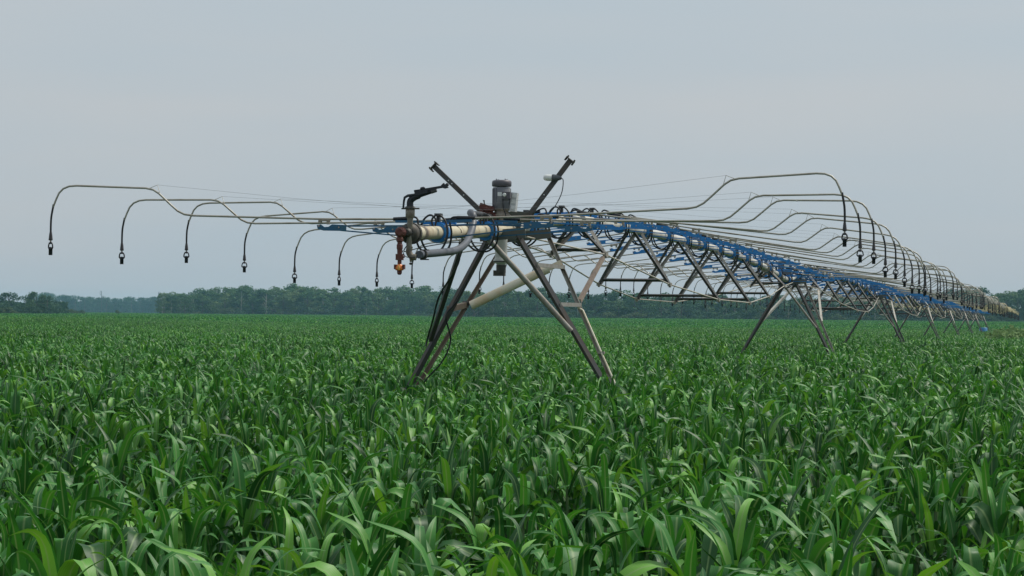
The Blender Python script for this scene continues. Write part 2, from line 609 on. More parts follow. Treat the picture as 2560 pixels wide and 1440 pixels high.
# ---- overhang beyond the nearest tower
org = at(0, 0, 0)
ov = thing('overhang_pipe', org, 'cream rust-stained end pipe reaching past the nearest tower to the end gun', 'water pipe', None, -TH)
lp = lambda s, u, z: Vector((u, s, z - SLOPE * s))
MB().tube([lp(s, 0, pipe_z(s)) for s in np.linspace(-5.0, 0.22, 14)], R_PIPE, 20).build('main_pipe', M['pipe'], ov)
b = MB()
for q, rr in enumerate((0.078, 0.081, 0.078)):
    s = -4.62 + 0.05 * q
    b.lathe(lp(s, 0, pipe_z(s)), (0, 1, 0.043), [(rr, -0.012), (rr + 0.004, 0), (rr, 0.012)], 20)
b.build('pipe_band', M['bearing'], ov)
b = MB()
for s in (-5.02, -4.985):
    b.cyl(lp(s, 0, pipe_z(s)), (0, 1, 0.043), 0.118, -0.014, 0.014, 24)
for k in range(8):
    a = 2 * PI * (k + .5) / 8
    b.cyl(lp(-5.0, 0.098 * math.cos(a), pipe_z(-5) + 0.098 * math.sin(a)), (0, 1, 0.043), 0.012, -0.05, 0.045, 6)
b.build('end_flange', M['flange'], ov)
# a rust-coloured branch fitting at mid-pipe
z = pipe_z(-2.9)
MB().tube([lp(-2.95, 0.03, z + 0.075), lp(-2.9, 0.07, z + 0.02), lp(-2.9, 0.078, z - 0.01)], 0.009, 6).build('rust_run', M['rust_leg'], ov)
# slung electric cable below the overhang
MB().tube(spline([lp(-5.0, -0.02, 3.36), lp(-4.9, -0.1, 3.26), lp(-4.2, -0.06, 3.33), lp(-3.0, 0.03, 3.42), lp(-1.4, 0.02, 3.46), lp(-0.4, -0.05, 3.5)], 6), 0.006, 6).build('cable', M['black'], ov)


# ---- towers
def make_tower(i):
    s0 = i * SPAN
    labs = ['nearest A-frame tower with dark steel legs, standing in the corn below the motor',
            'second A-frame tower along the irrigation line, right of the nearest one']
    lab = labs[i] if i < 2 else f'{ORD[i]} A-frame tower along the irrigation line counted from the camera'
    if i == NT - 1:
        lab = 'farthest A-frame tower, at the far end of the irrigation line'
    t = thing('irrigation_tower', at(s0, 0, 0), lab, 'tower', 'towers of the irrigation line', -TH)
    near = i < 3
    lp = lambda s, u, z: Vector((u, s, z - SLOPE * s))
    zt = 3.60
    g0 = gz(*at(s0)[:2]) + SLOPE * s0 - 0.05       # ground under the tower, in local height
    fl, fr = (-2.14, 2.42) if i == 0 else (-2.25, 2.0)
    w = 0.060 if i == 0 else 0.066
    L1, L2 = lp(-0.55, -0.13, zt - 0.05), lp(-0.2, fl, g0)
    R1, R2 = lp(-0.55, 0.27, zt), lp(-0.2, fr, g0)
    L3, L4 = lp(0.9, -0.16, zt + 0.02), lp(0.05, fl - 0.08, g0)
    R3, R4 = lp(1.0, 0.33, zt + 0.12), lp(0.05, fr - (.2 if i == 0 else 0), g0)
    ang = (lambda a, c, ww, up, fp: MB().angle(a, c, ww, 0.009, up, fp)) if near else (lambda a, c, ww, up, fp: MB().bar(a, c, ww * .8, ww * .8, up))
    ang(L1, L2, w, (-1, -0.9, 0), -1).build('leg', M['leg'], t)
    ang(R1, R2, w, (1, -0.9, 0), 1).build('leg', M['leg'], t)
    ang(L3, L4, w * .72, (-1, 0.9, 0), 1).build('leg', M['rust_leg' if i == 0 else 'leg'], t)
    ang(R3, R4, w * .72, (1, 0.6, 0), -1).build('leg', M['leg_light' if i < 2 else 'leg'], t)
    on = lambda a, c, z: a + (c - a) * ((z - a.z) / (c.z - a.z))
    # rungs between near and far legs
    for z in ((2.73, 3.22) if i == 0 else ()):
        MB().bar(on(R1, R2, z), on(R3, R4, z), 0.05, 0.05).build('rung', M['leg_light'], t)
    if i == 0:
        MB().bar(on(L1, L2, 2.66), on(L3, L4, 2.72), 0.06, 0.07).build('rung', M['rust_leg' if i == 0 else 'leg_light'], t)
    # diagonal fat tube
    a, c = on(L3, L4, 2.74) + Vector((0.06, -0.06, -0.03)), on(R3, R4, 3.26) + Vector((0.0, -0.03, 0.02))
    if i == 0:
        MB().tube([a, a + (c - a) * .86], 0.058, 16, cap=False).tube([a, a + (c - a) * .86], 0.050, 16, cap=False).build('brace_tube', M['tube'], t)
        MB().cyl(a + (c - a) * .02, c - a, .0505, 0, .02, 16).build('tube_shade_disc', M['black'], t)  # black disc standing in for the shade inside the open tube end
        MB().bar(a + (c - a) * .84, c, 0.05, 0.07).build('tube_end', M['tube'], t)
        MB().cyl(a + Vector((-.05, -.02, .03)), (1, 0, 0), 0.03, -0.05, 0.02, 10).box(a + Vector((-.07, 0, 0)), (0.05, 0.1, 0.08)).build('tube_bracket', M['flange'], t)
    else:
        # lighter braces from the lower truss ends down to the far legs
        for sg, A, B in ((-1, L3, L4), (1, R3, R4)):
            MB().bar(lp(4.9, sg * 0.40, 3.46), on(A, B, 2.55), 0.06, 0.06).build('truss_brace', M['rod'], t)
    # long brace pipe from the top left to the right near leg
    if near:
        MB().tube([lp(-0.9, -0.08, 3.58), on(R1, R2, 2.40) + Vector((-.04, -0.05, 0))], 0.036 if i == 0 else 0.03, 10).build('cross_brace', M['leg_light'], t)
    if i == 0:
        # braces out to the overhang and to the first truss joint
        MB().angle(lp(-2.35, -0.03, 3.50), on(L1, L2, 2.27) + Vector((-.03, -.06, 0)), 0.05, 0.009, (-1, -.5, 0), -1).build('overhang_brace', M['leg'], t)
        MB().angle(lp(5.1, 0.41, 3.46), on(R3, R4, 2.78) + Vector((.03, .03, 0)), 0.05, 0.008, (1, 0, .3), 1).build('truss_brace', M['rust_leg'], t)
        # conduit up the right far leg, black cable down the left legs
        q = Vector((0.02, -0.06, 0))
        MB().tube([on(R3, R4, 2.70) + q - Vector((.05, 0, 0)), on(R3, R4, 2.66) + q, on(R3, R4, 2.2) + q * .8, on(R3, R4, 1.6) + q, on(R3, R4, .6) + q], 0.013, 8).build('conduit', M['tube'], t)
        for z in (2.12, 1.7):
            MB().box(on(R3, R4, z) + q * .6, (0.09, 0.05, 0.03)).build('conduit_clip', M['clamp'], t)
        cb = [on(L1, L2, 3.05) + Vector((.06, -.07, 0)), on(L1, L2, 2.75) + Vector((.06, -.07, 0)), on(L1, L2, 2.62) + Vector((.02, -.08, 0)), on(L1, L2, 2.52) + Vector((.06, -.08, 0)),
              lp(-.3, -0.64, 2.3), lp(-.3, -.68, 2.12), lp(-.25, -.80, 1.94), lp(-.2, -1.02, 1.70), lp(-.2, -1.25, 1.2)]
        MB().tube(spline(cb, 6), 0.011, 6).build('cable', M['black'], t)
        o = lp(-2.3, -.08, 3.44)
        e = on(L1, L2, 2.27) + Vector((-.045, -.08, .02))
        MB().tube(spline([o, o + Vector((-.02, .02, -.25)), o.lerp(e, .5) + Vector((-.02, 0, 0)), o.lerp(e, .62) + Vector((-.03, 0, 0)), o.lerp(e, .8) + Vector((-.01, 0, 0)), e, e + Vector((-.02, 0, -.1))], 6), 0.012, 6).build('cable', M['black'], t)
    # top plates where legs meet pipe
    MB().bar(lp(-.55, -.22, zt - .03), lp(-.55, .36, zt + .02), 0.02, 0.13, (0, 0, 1)).bar(lp(.95, -.22, zt), lp(.95, .40, zt + .06), 0.02, 0.12).build('leg_plate', M['plate'], t)
    if i > 0:
        MB().box(lp(-1.4, 0.05, 3.98), (0.36, 0.2, 0.34)).build('control_box', M['ctrl'], t)
        if i == 1:
            MB().box(lp(-1.503, 0.10, 4.0), (0.13, 0.004, 0.14)).build('box_label', M['white'], t)
        MB().bar(lp(-1.4, 0.05, 3.82), lp(-1.4, 0.0, 3.70), 0.06, 0.06).build('box_post', M['leg'], t)
    if i == NT - 1:
        wh = MB().lathe(lp(-.1, fr + .25, .62 + g0), (0, 1, 0), [(0.40, -.16), (0.56, -.17), (0.62, -.12), (0.62, .12), (0.56, .17), (0.40, .16)], 28).build('wheel', M['tyre'], t)
        MB().lathe(lp(-.1, fr + .25, .62 + g0), (0, 1, 0), [(0.06, -.05), (0.39, -.15), (0.39, .15), (0.06, .05)], 20).build('rim', M['leg_light'], wh)
    return t


towers = [make_tower(i) for i in range(NT)]
dr = at((NT - 1) * SPAN - 2, 0.55, 0)
b = MB()
b.lathe((0, 0, 0), (0, 0, 1), [(0.40, 0), (0.45, 0.03), (0.45, 0.4), (0.47, 0.43), (0.45, 0.46), (0.45, 0.95), (0.38, 1.0)], 20)
# raised on a low stand so that it shows above the corn
bd = thing('blue_drum', (dr.x, dr.y, gz(dr.x, dr.y)), 'small bright blue drum between the legs at the far end of the line', 'drum')
o = b.build('drum_body', M['blue_drum'], bd); o.location = (0, 0, 1.15)
b = MB()
for sx in (-.4, .4):
    for sy in (-.4, .4):
        b.bar((sx, sy, -.05), (sx, sy, 1.14), .07, .07)
b.box((0, 0, 1.12), (.95, .95, .05)).build('stand', M['leg'], bd)

# ---- upper mast with two arms over the nearest tower
mast = thing('arm_bracket', at(0, 0, 0), 'V-shaped pair of steel arms rising above the motor on the nearest tower', 'bracket', None, -TH)
lp = lambda s, u, z: Vector((u, s, z - SLOPE * s))
MB().poly([lp(.22, -.36, 3.79), lp(.22, .26, 3.77), lp(.22, .33, 3.90), lp(.22, .10, 3.92), lp(.22, -.34, 3.90)], 0.012, (0, 1, 0)).build('base_plate', M['plate'], mast)
MB().poly([lp(.3, -.10, 3.55), lp(.3, .10, 3.55), lp(.3, .14, 3.78), lp(.3, -.14, 3.78)], 0.012, (0, 1, 0)).build('saddle_plate', M['plate'], mast)
for sg, a, c in ((-1, lp(.19, -.30, 3.85), lp(.19, -1.0, 4.50)), (1, lp(.19, .22, 3.82), lp(.19, .79, 4.575))):
    d = (c - a).normalized()
    nrm = Vector((0, -1, 0))
    x = d.cross(nrm)
    arm = MB().bar(a, c, 0.062, 0.006, nrm).bar(a, c, 0.006, 0.035, nrm, ow=.028, oh=-.02).bar(a, c, 0.006, 0.035, nrm, ow=-.028, oh=-.02)
    arm.build('arm', M['leg'], mast)
    hb = MB()
    for f in ((.36, .44, .72) if sg < 0 else (.74,)):
        hb.cyl(a + (c - a) * (1 - f * .8), (0, -1, 0), 0.008, 0.003, 0.007, 8)
    hb.build('bolt', M['white'], mast)
    pl = MB().bar(c - x * .05, c + x * .05, .09, .012, d)
    pl.bar(c - x * .055 - d * .05, c - x * .055 + d * .012, .07, .012, x).bar(c + x * .055 - d * .05, c + x * .055 + d * .012, .07, .012, x)
    pl.cyl(c + x * .05, d, .012, -.03, .03, 6).cyl(c - x * .05, d, .012, -.03, .03, 6)
    pl.build('arm_head', M['flange'], mast)

# ---- beacon
bc = at(.15, .64, 4.34)
beacon = thing('beacon_lamp', bc, 'jar-shaped pale beacon lamp lying on the right-hand steel arm', 'lamp', None, -TH)
ax = Vector((-1, 0, .05))
MB().lathe((-.075, 0, 0), ax, [(.036, 0), (.041, .02), (.041, .07), (.036, .095), (.022, .112), (.004, .117)], 18).build('lens', M['lens'], beacon)
MB().lathe((0, 0, 0), ax, [(.016, -.045), (.03, -.02), (.038, .01), (.044, .04), (.044, .076), (.037, .078)], 18).build('lamp_base', M['lamp_base'], beacon)
MB().tube(spline([(.03, -.02, -.01), (.07, -.03, -.03), (.05, -.03, -.2), (-.06, -.02, -.4), (-.2, 0, -.52)], 6), .006, 6).build('cable', M['black'], beacon)

# ---- booster pump
bp = thing('booster_pump', at(0, 0, 0), 'upright grey electric motor with rust-red pump casting on top of the main pipe', 'pump', None, -TH)
mu, ms = -.035, -.12
MB().lathe(lp(ms, mu, 3.93), (0, 0, 1), [(.10, 0), (.112, .015), (.112, .27), (.108, .275)], 28).build('motor_body', M['motor'], bp)
mb_ = MB()
for k in range(22):
    a = 2 * PI * k / 22
    if math.sin(a) < .1 and math.cos(a) > -.2: continue
    mb_.bar(lp(ms + .112 * math.sin(a), mu + .112 * math.cos(a), 3.96), lp(ms + .112 * math.sin(a), mu + .112 * math.cos(a), 4.19), .006, .014, (math.cos(a), math.sin(a), 0))
mb_.build('cooling_fin', M['motor'], bp)['kind'] = 'stuff'
MB().lathe(lp(ms, mu, 4.215), (0, 0, 1), [(.115, 0), (.124, .01), (.124, .055), (.116, .075), (.09, .083)], 28).build('fan_cap', M['motor_cap'], bp)
q = MB()
for k in range(4):
    a = PI / 4 + k * PI / 2
    q.cyl(lp(ms + .08 * math.sin(a), mu + .08 * math.cos(a), 4.29), (0, 0, 1), .007, 0, .022, 6)
q.build('bolt', M['motor_cap'], bp)
jb = MB().box(lp(ms - .09, mu + .085, 4.10), (.10, .08, .085)).box(lp(ms - .132, mu + .075, 4.10), (.07, .01, .06)).build('junction_box', M['motor_cap'], bp)
MB().lathe(lp(ms - .137, mu + .065, 4.105), (0, -1, 0), [(.024, 0), (.024, .012), (.012, .014)], 12).build('cable_gland', M['lens'], jb)
MB().box(lp(ms - .117, mu + .0, 4.115), (.055, .005, .05)).build('name_plate', M['white'], bp)
MB().box(lp(ms + .03, mu + .155, 4.02), (.075, .12, .24), Matrix.Rotation(.1, 3, 'Y')).build('switch_box', M['box'], bp)
sbx = MB()
for k in range(3):
    sbx.box(lp(ms - .034, mu + .155 + .007 * k, 3.95 + .075 * k), (.05, .006, .05), Matrix.Rotation(.1, 3, 'Y'))
sbx.build('switch_label', M['white'], bp)
MB().lathe(lp(ms, mu, 3.74), (0, 0, 1), [(.09, 0), (.085, .05), (.10, .08), (.12, .10), (.12, .12), (.095, .13), (.09, .17), (.115, .18), (.115, .195)], 22).build('pump_base', M['bearing'], bp)
MB().tube(spline([lp(ms - .12, mu + .04, 4.06), lp(ms - .13, mu + .05, 3.95), lp(ms - .13, mu + .08, 3.86), lp(ms - .1, mu + .08, 3.78)], 5), .008, 6).build('cable', M['black'], bp)
vc = lp(ms - .10, mu - .165, 3.86)
v = MB().lathe(vc, (0.1, -.12, 1), [(.045, -.09), (.075, -.06), (.07, -.01), (.082, .01), (.088, .03), (.07, .04), (.092, .055), (.092, .085), (.06, .11), (.02, .115)], 12, False)
v.tube([vc + Vector((0, 0, -.03)), vc + Vector((.14, .06, -.045))], [.06, .062], 12).cyl(vc + Vector((-.03, -.04, -.035)), (-1, -.5, 0), .055, .0, .07, 12)
v.box(vc + Vector((-.01, -.03, .09)), (.15, .11, .06), Matrix.Rotation(.35, 3, 'Y')).tube([vc + Vector((-.05, -.06, .08)), vc + Vector((-.06, -.06, -.06))], [.03, .035], 8)
vv = v.build('pump_casting', M['red'], bp)
MB().cyl(vc + Vector((-.02, -.04, .11)), (-.25, 0, 1), .008, 0, .06, 6).cyl(vc + Vector((-.035, -.04, .17)), (.3, 0, 1), .014, -.004, .008, 8).build('valve_stem', M['plate'], vv)
MB().lathe(vc + Vector((-.06, -.09, -.05)), (-.3, -1, 0), [(.03, 0), (.03, .03), (.015, .033)], 12).build('plug', M['lens'], vv)
MB().lathe(lp(ms, mu, 3.22), (0, 0, 1), [(.055, 0), (.06, .02), (.10, .03), (.10, .07), (.085, .08), (.078, .11), (.078, .30), (.082, .36)], 22).build('suction_barrel', M['pipe_far'], bp)
MB().cyl(lp(ms, mu, 3.225), (0, 0, 1), .062, -.10, 0, 16).cyl(lp(ms, mu, 3.27), (0, 0, 1), .106, -.012, .004, 20).box(lp(ms, mu - .02, 3.12), (.14, .1, .07)).build('barrel_foot', M['flange'], bp)

# ---- end gun, hose and the red drain at the pipe's end
GS, GU = -5.16, .03
eg = thing('end_gun', at(GS, GU, 0), 'dark big-gun sprinkler on an upright riser at the free pipe end', 'sprinkler gun', None, -TH)
lq = lambda u, y, z: Vector((u, y, z - SLOPE * 0))
MB().tube([lq(0, -.02, 3.27), lq(-.01, -.02, 3.33), lq(0, -.02, 3.45), lq(0, -.02, 3.615)], [.032, .03, .03, .03], 14).build('riser', M['riser'], eg)
MB().tube(spline([lq(0, -.02, 3.31), lq(-.01, -.02, 3.25), lq(.02, -.02, 3.20), lq(.07, -.02, 3.19)], 4), .034, 14).tube([lq(.01, -.02, 3.21), lq(.015, -.02, 3.14)], [.02, .014], 10).build('elbow', M['riser'], eg)
MB().lathe(lq(.015, -.02, 3.125), (0, 0, 1), [(.012, -.015), (.022, -.008), (.022, .004), (.012, .01)], 6).build('drain_cock', M['flange'], eg)
MB().lathe(lq(0, -.02, 3.595), (0, 0, 1), [(.034, 0), (.034, .02), (.05, .03), (.05, .115), (.04, .12)], 18).build('bearing', M['bearing'], eg)
MB().lathe(lq(0, -.02, 3.71), (0, 0, 1), [(.072, 0), (.075, .006), (.05, .018), (.045, .028)], 22).box(lq(-.075, -.02, 3.712), (.04, .03, .014)).box(lq(.075, -.02, 3.713), (.05, .025, .016)).build('turntable', M['flange'], eg)
MB().tube(spline([lq(0, -.02, 3.72), lq(.0, -.02, 3.79), lq(.045, -.02, 3.835), (.13, -.02, 3.865), (.25, -.02, 3.905)], 5), [.036] * 8 + [.038] * 6 + [.026] * 7, 14).build('barrel', M['gun'], eg)
MB().lathe(lq(.23, -.02, 3.898), (.95, 0, .32), [(.028, 0), (.028, .055), (.022, .06)], 14).build('barrel_tip', M['motor_cap'], eg)
b = MB()
b.tube([lq(-.07, -.05, 3.715), lq(-.063, -.05, 3.79), lq(-.055, -.05, 3.83), lq(-.02, -.05, 3.85), lq(.06, -.05, 3.86)], [.010, .012, .014, .015, .015], 8)
b.bar(lq(.05, -.05, 3.895), lq(.36, -.05, 3.945), .02, .026).bar(lq(.06, -.05, 3.87), lq(.20, -.05, 3.90), .03, .04)
b.poly([lq(.05, -.05, 3.91), lq(.09, -.05, 3.915), lq(.1, -.05, 3.90), lq(.08, -.05, 3.89)], .02, (0, 1, 0))
b.lathe(lq(.135, -.05, 3.925), (.9, 0, .2), [(.008, -.02), (.018, -.01), (.018, .02), (.006, .035)], 10)
b.build('drive_arm', M['gun'], eg)
MB().poly([lq(.345, -.05, 3.935), lq(.385, -.05, 3.925), lq(.425, -.05, 3.935), lq(.415, -.05, 3.95), (.428, -.05, 3.965), lq(.412, -.05, 3.985), lq(.39, -.05, 3.965), lq(.375, -.05, 3.985), lq(.345, -.05, 3.955)], .05, (0, 1, 0)).build('deflector', M['gun'], eg)

sh = thing('suction_hose', at(0, 0, 0), 'thick grey hose curving from the booster pump down to the end gun riser', 'hose', None, -TH)
hp = [lp(GS, GU + .10, 3.22), lp(-4.9, .12, 3.235), lp(-4.3, .15, 3.265), lp(-3.6, .17, 3.31), lp(-3.1, .16, 3.39), lp(-2.75, .13, 3.48), lp(-2.5, .11, 3.58), lp(-2.37, .10, 3.68)]
MB().tube(spline(hp, 6), .043, 14).build('hose_body', M['hose'], sh)
MB().cyl(lp(-2.37, .09, 3.65), (0, .1, 1), .046, -.03, .06, 16).tube(spline([lp(-2.36, .09, 3.70), lp(-2.33, .085, 3.76), lp(-2.2, .03, 3.795), lp(-2.0, .0, 3.79)], 5), .045, 14).build('elbow', M['hose'], sh)
MB().tube([lp(-2.05, .0, 3.795), lp(-1.2, -.06, 3.815), lp(-.25, -.14, 3.82)], .036, 14).build('delivery_pipe', M['black'], sh)
MB().cyl(lp(GS + .16, GU + .10, 3.223), (.1, 1, .02), .052, -.02, .02, 16).box(lp(GS + .16, GU + .12, 3.275), (.09, .04, .012)).box(lp(GS + .16, GU + .12, 3.172), (.09, .04, .012)).build('hose_clamp', M['flange'], sh)

rd = thing('red_drain', at(-5.3, -.05, 0), 'rust-red drain fittings with orange tip hanging at the free pipe end', 'pipe fitting', None, -TH)
lr = lambda u, y, z: Vector((u, y, z))
MB().lathe(lr(.0, 0.02, 3.455), (.1, -1, 0), [(.03, -.14), (.045, -.06), (.062, -.04), (.062, .0), (.048, .03), (.05, .06), (.035, .075)], 10, False).build('elbow', M['red'], rd)
MB().lathe(lr(.06, .10, 3.455), (0, 1, 0), [(.06, 0), (.095, .02), (.1, .05), (.1, .14), (.07, .15)], 20).lathe(lr(.06, .10, 3.455), (0, -1, 0), [(.05, 0), (.05, .03), (.03, .05)], 10).build('end_cap', M['flange'], rd)
MB().tube([lr(.05, .26, 3.40), lr(.06, .2, 3.45)], [.08, .09], 16).build('pipe_boss', M['flange'], rd)
MB().lathe(lr(-.002, 0, 3.22), (0, 0, 1), [(.026, 0), (.028, .05), (.033, .06), (.033, .10), (.026, .11), (.026, .13), (.038, .14), (.038, .17), (.03, .18), (.03, .2)], 10, False).build('drop_pipe', M['red'], rd)
MB().box(lr(-.002, 0, 3.19), (.072, .07, .065)).cyl(lr(.036, -.01, 3.19), (1, 0, 0), .009, 0, .02, 8).tube([lr(-.002, 0, 3.16), lr(-.002, 0, 3.115)], .022, 10).build('valve', M['red'], rd)
od = MB().lathe(lr(-.002, 0, 3.045), (0, 0, 1), [(.026, 0), (.045, .006), (.047, .03), (.03, .06), (.016, .075)], 14).build('orange_nozzle', M['orange'], rd)
MB().lathe(lr(.002, -.036, 3.05), (0, -.3, 1), [(.012, .004), (.016, .02), (.008, .05), (.002, .062)], 10).build('nozzle_core', M['amber'], od)
MB().box(lr(-.048, 0, 3.085), (.018, .06, .05)).box(lr(.046, 0, 3.085), (.018, .06, .05)).build('nozzle_ear', M['red'], od)
MB().lathe(lr(-.002, 0, 3.0), (0, 0, 1), [(.012, 0), (.025, .012), (.028, .04), (.022, .05)], 8, False).build('nozzle_cap', M['red'], od)
MB().tube(spline([lr(.03, -.01, 3.26), lr(.06, -.01, 3.20), lr(.12, 0, 3.185), lr(.17, 0, 3.19)], 5), .005, 6).build('cable', M['black'], rd)

# ---- sprinkler booms
PEAK_L = [4.029, 3.983, 4.057, 3.981, 3.867, 3.868, 3.885, 3.895]
PEAK_R = [4.154, 4.042, 4.084, 3.959, 3.976, 3.90, 3.827]
STEP = 2.53
S0 = -3.95
PROF = [(.30, .155), (1.25, .165), (2.0, .192), (2.78, .22), (2.88, .235), (2.96, .275), (3.04, .345), (3.18, .475), (3.25, .52), (3.34, .54), (3.46, .545),
        (4.16, .578), (4.25, .572), (4.32, .545), (4.37, .495), (4.405, .42), (4.44, .33)]


def boom_label(k, left):
    side = 'left' if left else 'right'
    if k == 0:
        return f'nearest {side}-hand sprinkler boom, its black nozzle hanging farthest out over the corn'
    if k < 17:
        return f'{ORD[k]} {side}-hand sprinkler boom counted from the free end with the gun'
    sp = int((k * STEP + S0) // SPAN)
    if sp == 0:
        return f'thin {side}-hand sprinkler boom on the nearest truss span, among the farther ones of that span'
    return f'distant {side}-hand sprinkler boom on the {ORD[sp]} truss span from the camera'


def make_boom(k, left):
    s = S0 + STEP * k
    sg = -1 if left else 1
    pz = pipe_z(s)
    P = PEAK_L if left else PEAK_R
    if k < len(P):
        pk = P[k]
    else:
        d = min(s % SPAN, SPAN - s % SPAN)
        pk = 3.84 + .17 * math.exp(-(d / 4.5) ** 2) + random.uniform(-.06, .06)
    ext = random.uniform(-.05, .05) if k > 8 else ((.07 if k == 0 else .145) if left else .10)
    dz = pk - pz - .578
    sw = random.uniform(-.05, .05)            # nozzles never hang quite in line
    far = s > 2 * SPAN
    side = 'left' if left else 'right'
    t = thing('sprinkler_boom', at(s, 0, pz), boom_label(k, left), 'sprinkler boom', f'{side}-hand sprinkler booms of the irrigation line', -TH)

    def q(u, z, y=0.0):
        f = u / 4.3
        return Vector((sg * (u + ext * f), y + sw * f * f, z + dz * f))
    tip = q(4.44, .33)
    zp = pk - pz
    hx = tip.x + sg * .025
    hy = tip.y
    hose = [tip + Vector((-.006 * sg, 0, .035)), tip, Vector((hx - sg * .005, hy, zp - .36)), Vector((hx, hy, zp - .47)), Vector((hx, hy, zp - .56))]
    boom_m = M['boom']
    if s > 4 * SPAN: boom_m = M['boom_far']
    yo = .05 * sg

    def loop(b, n):
        pts = [(0, yo, R_PIPE * .9), (0.01 * sg, yo, .15), (-.06 * sg, yo, .20), (-.15 * sg, yo * 1.3, .12), (-.17 * sg, yo * 1.6, -.05), (-.10 * sg, yo * 2, -.20), (.03 * sg, yo * 2, -.245),
               (.15 * sg, yo * 2, -.16), (.185 * sg, yo * 1.5, -.0), (.17 * sg, yo, .12), (.22 * sg, yo * .5, .175), q(.36, .157)]
        return b.tube(spline(pts, 4 if n > 5 else 2), .012, n)
    if far:
        b = MB()
        b.m = 0
        fd = s > 4 * SPAN
        b.tube([q(*PROF[j]) for j in (0, 3, 5, 7, 9, 11, 13, 15, 16)], .018 if fd else .014, 5)
        b.m = 1
        b.tube(hose[1:], .009 if fd else .012, 5)
        b.cyl((hx, hy, zp - .63), (0, 0, 1), .022, 0, .1, 6)
        b.cyl((hx, hy, zp - .80), (0, 0, 1), .024, 0, .11, 6)
        b.tube([(hx - .036, hy, zp - .69), (hx, hy, zp - .65), (hx + .036, hy, zp - .69)], .008, 4)
        if s < 4 * SPAN: loop(b, 4)
        b.m = 2
        b.bar(q(.1, .10), q(1.1, .075), .02, .03).bar(q(.1, -.06), q(1.1, .045), .02, .02).bar(q(1.0, .05), q(1.3, .085), .02, .06)
        b.cyl((0, 0, 0), (0, 1, 0), .105, -.04, .04, 10)
        # the far copies are too small to show parts: one mesh
        o = b.build('boom_body', [boom_m, M['black'], M['blue']], t)
        return t
    MB().tube([q(*p) for p in PROF], .0118, 8).build('boom_pipe', boom_m, t)
    MB().tube(spline(hose, 3), .0125, 8).build('drop_hose', M['black'], t)
    MB().lathe((hx, hy, zp - .63), (0, 0, 1), [(.020, 0), (.024, .004), (.023, .02), (.019, .06), (.014, .095)], 10).build('drop_weight', M['weight'], t)
    nz = MB().lathe((hx, hy, zp - .80), (0, 0, 1), [(.021, 0), (.0225, .003), (.0225, .065), (.024, .066), (.024, .09), (.013, .095)], 10)
    a = random.uniform(-.7, .7)
    cx, cy = math.cos(a), math.sin(a)
    for e in (-1, 1):
        nz.tube([(hx, hy, zp - .652), (hx + e * .022 * cx, hy + e * .022 * cy, zp - .660), (hx + e * .033 * cx, hy + e * .033 * cy, zp - .682), (hx + e * .037 * cx, hy + e * .037 * cy, zp - .712),
                 (hx + e * .024 * cx, hy + e * .024 * cy, zp - .727)], .0085, 6)
    nz.lathe((hx, hy, zp - .672), (0, 0, 1), [(.012, 0), (.019, .004), (.014, .018), (.009, .026)], 10)
    no = nz.build('nozzle', M['nozzle'], t)
    MB().cyl((hx, hy, zp - .65), (0, 0, 1), .0105, 0, .022, 8).build('coupling', M['coupling'], t)
    # hook at the kink and the stay wire back to the pipe
    kp = q(3.215, .50)
    hk = q(3.20, .575)
    MB().tube([q(3.17, .47), hk, q(3.30, .535)], .004, 5).build('wire_hook', M['rod'], t)
    ap = Vector((0, 0, .26))
    MB().tube([hk, hk.lerp(ap, .5) - Vector((0, 0, .015)), ap], .0012, 4).build('stay_wire', M['wire'], t)
    # support arm with its hook
    am = M['blue'] if k > 1 else M['blue_old']
    yr = .2
    b = MB().bar(q(.09, .085, yr), q(1.06, .085), .018, .018).bar(q(.09, -.055, yr), q(1.06, .035), .015, .015)
    b.poly([q(1.0, .095), q(1.16, .105), q(1.20, .078), q(1.25, .075), q(1.29, .105), q(1.335, .10), q(1.325, .055), q(1.26, .035), q(1.0, .028)], .024, (0, 1, 0))
    b.bar(q(.10, .125, -.02), q(.43, .128, -.02), .04, .028)
    arm = b.build('support_arm', am, t)
    MB().cyl(q(1.08, .07, -.014), (0, -1, 0), .010, 0, .006, 8).cyl(q(1.31, .09, -.014), (0, -1, 0), .012, 0, .006, 8).build('bolt', M['coupling'], arm)
    c = q(1.25, .155)
    MB().box(c, (.13, .045, .03)).box(c + Vector((-.05, 0, -.022)), (.035, .04, .03)).box(c + Vector((.045, 0, -.03)), (.03, .04, .04)).build('boom_clamp', M['clamp'], t)
    MB().tube([q(.26, .165), q(.46, .157)], .021, 8).build('hose_end', M['black'], t)
    loop(MB(), 7).build('feed_hose', M['black'], t)
    return t


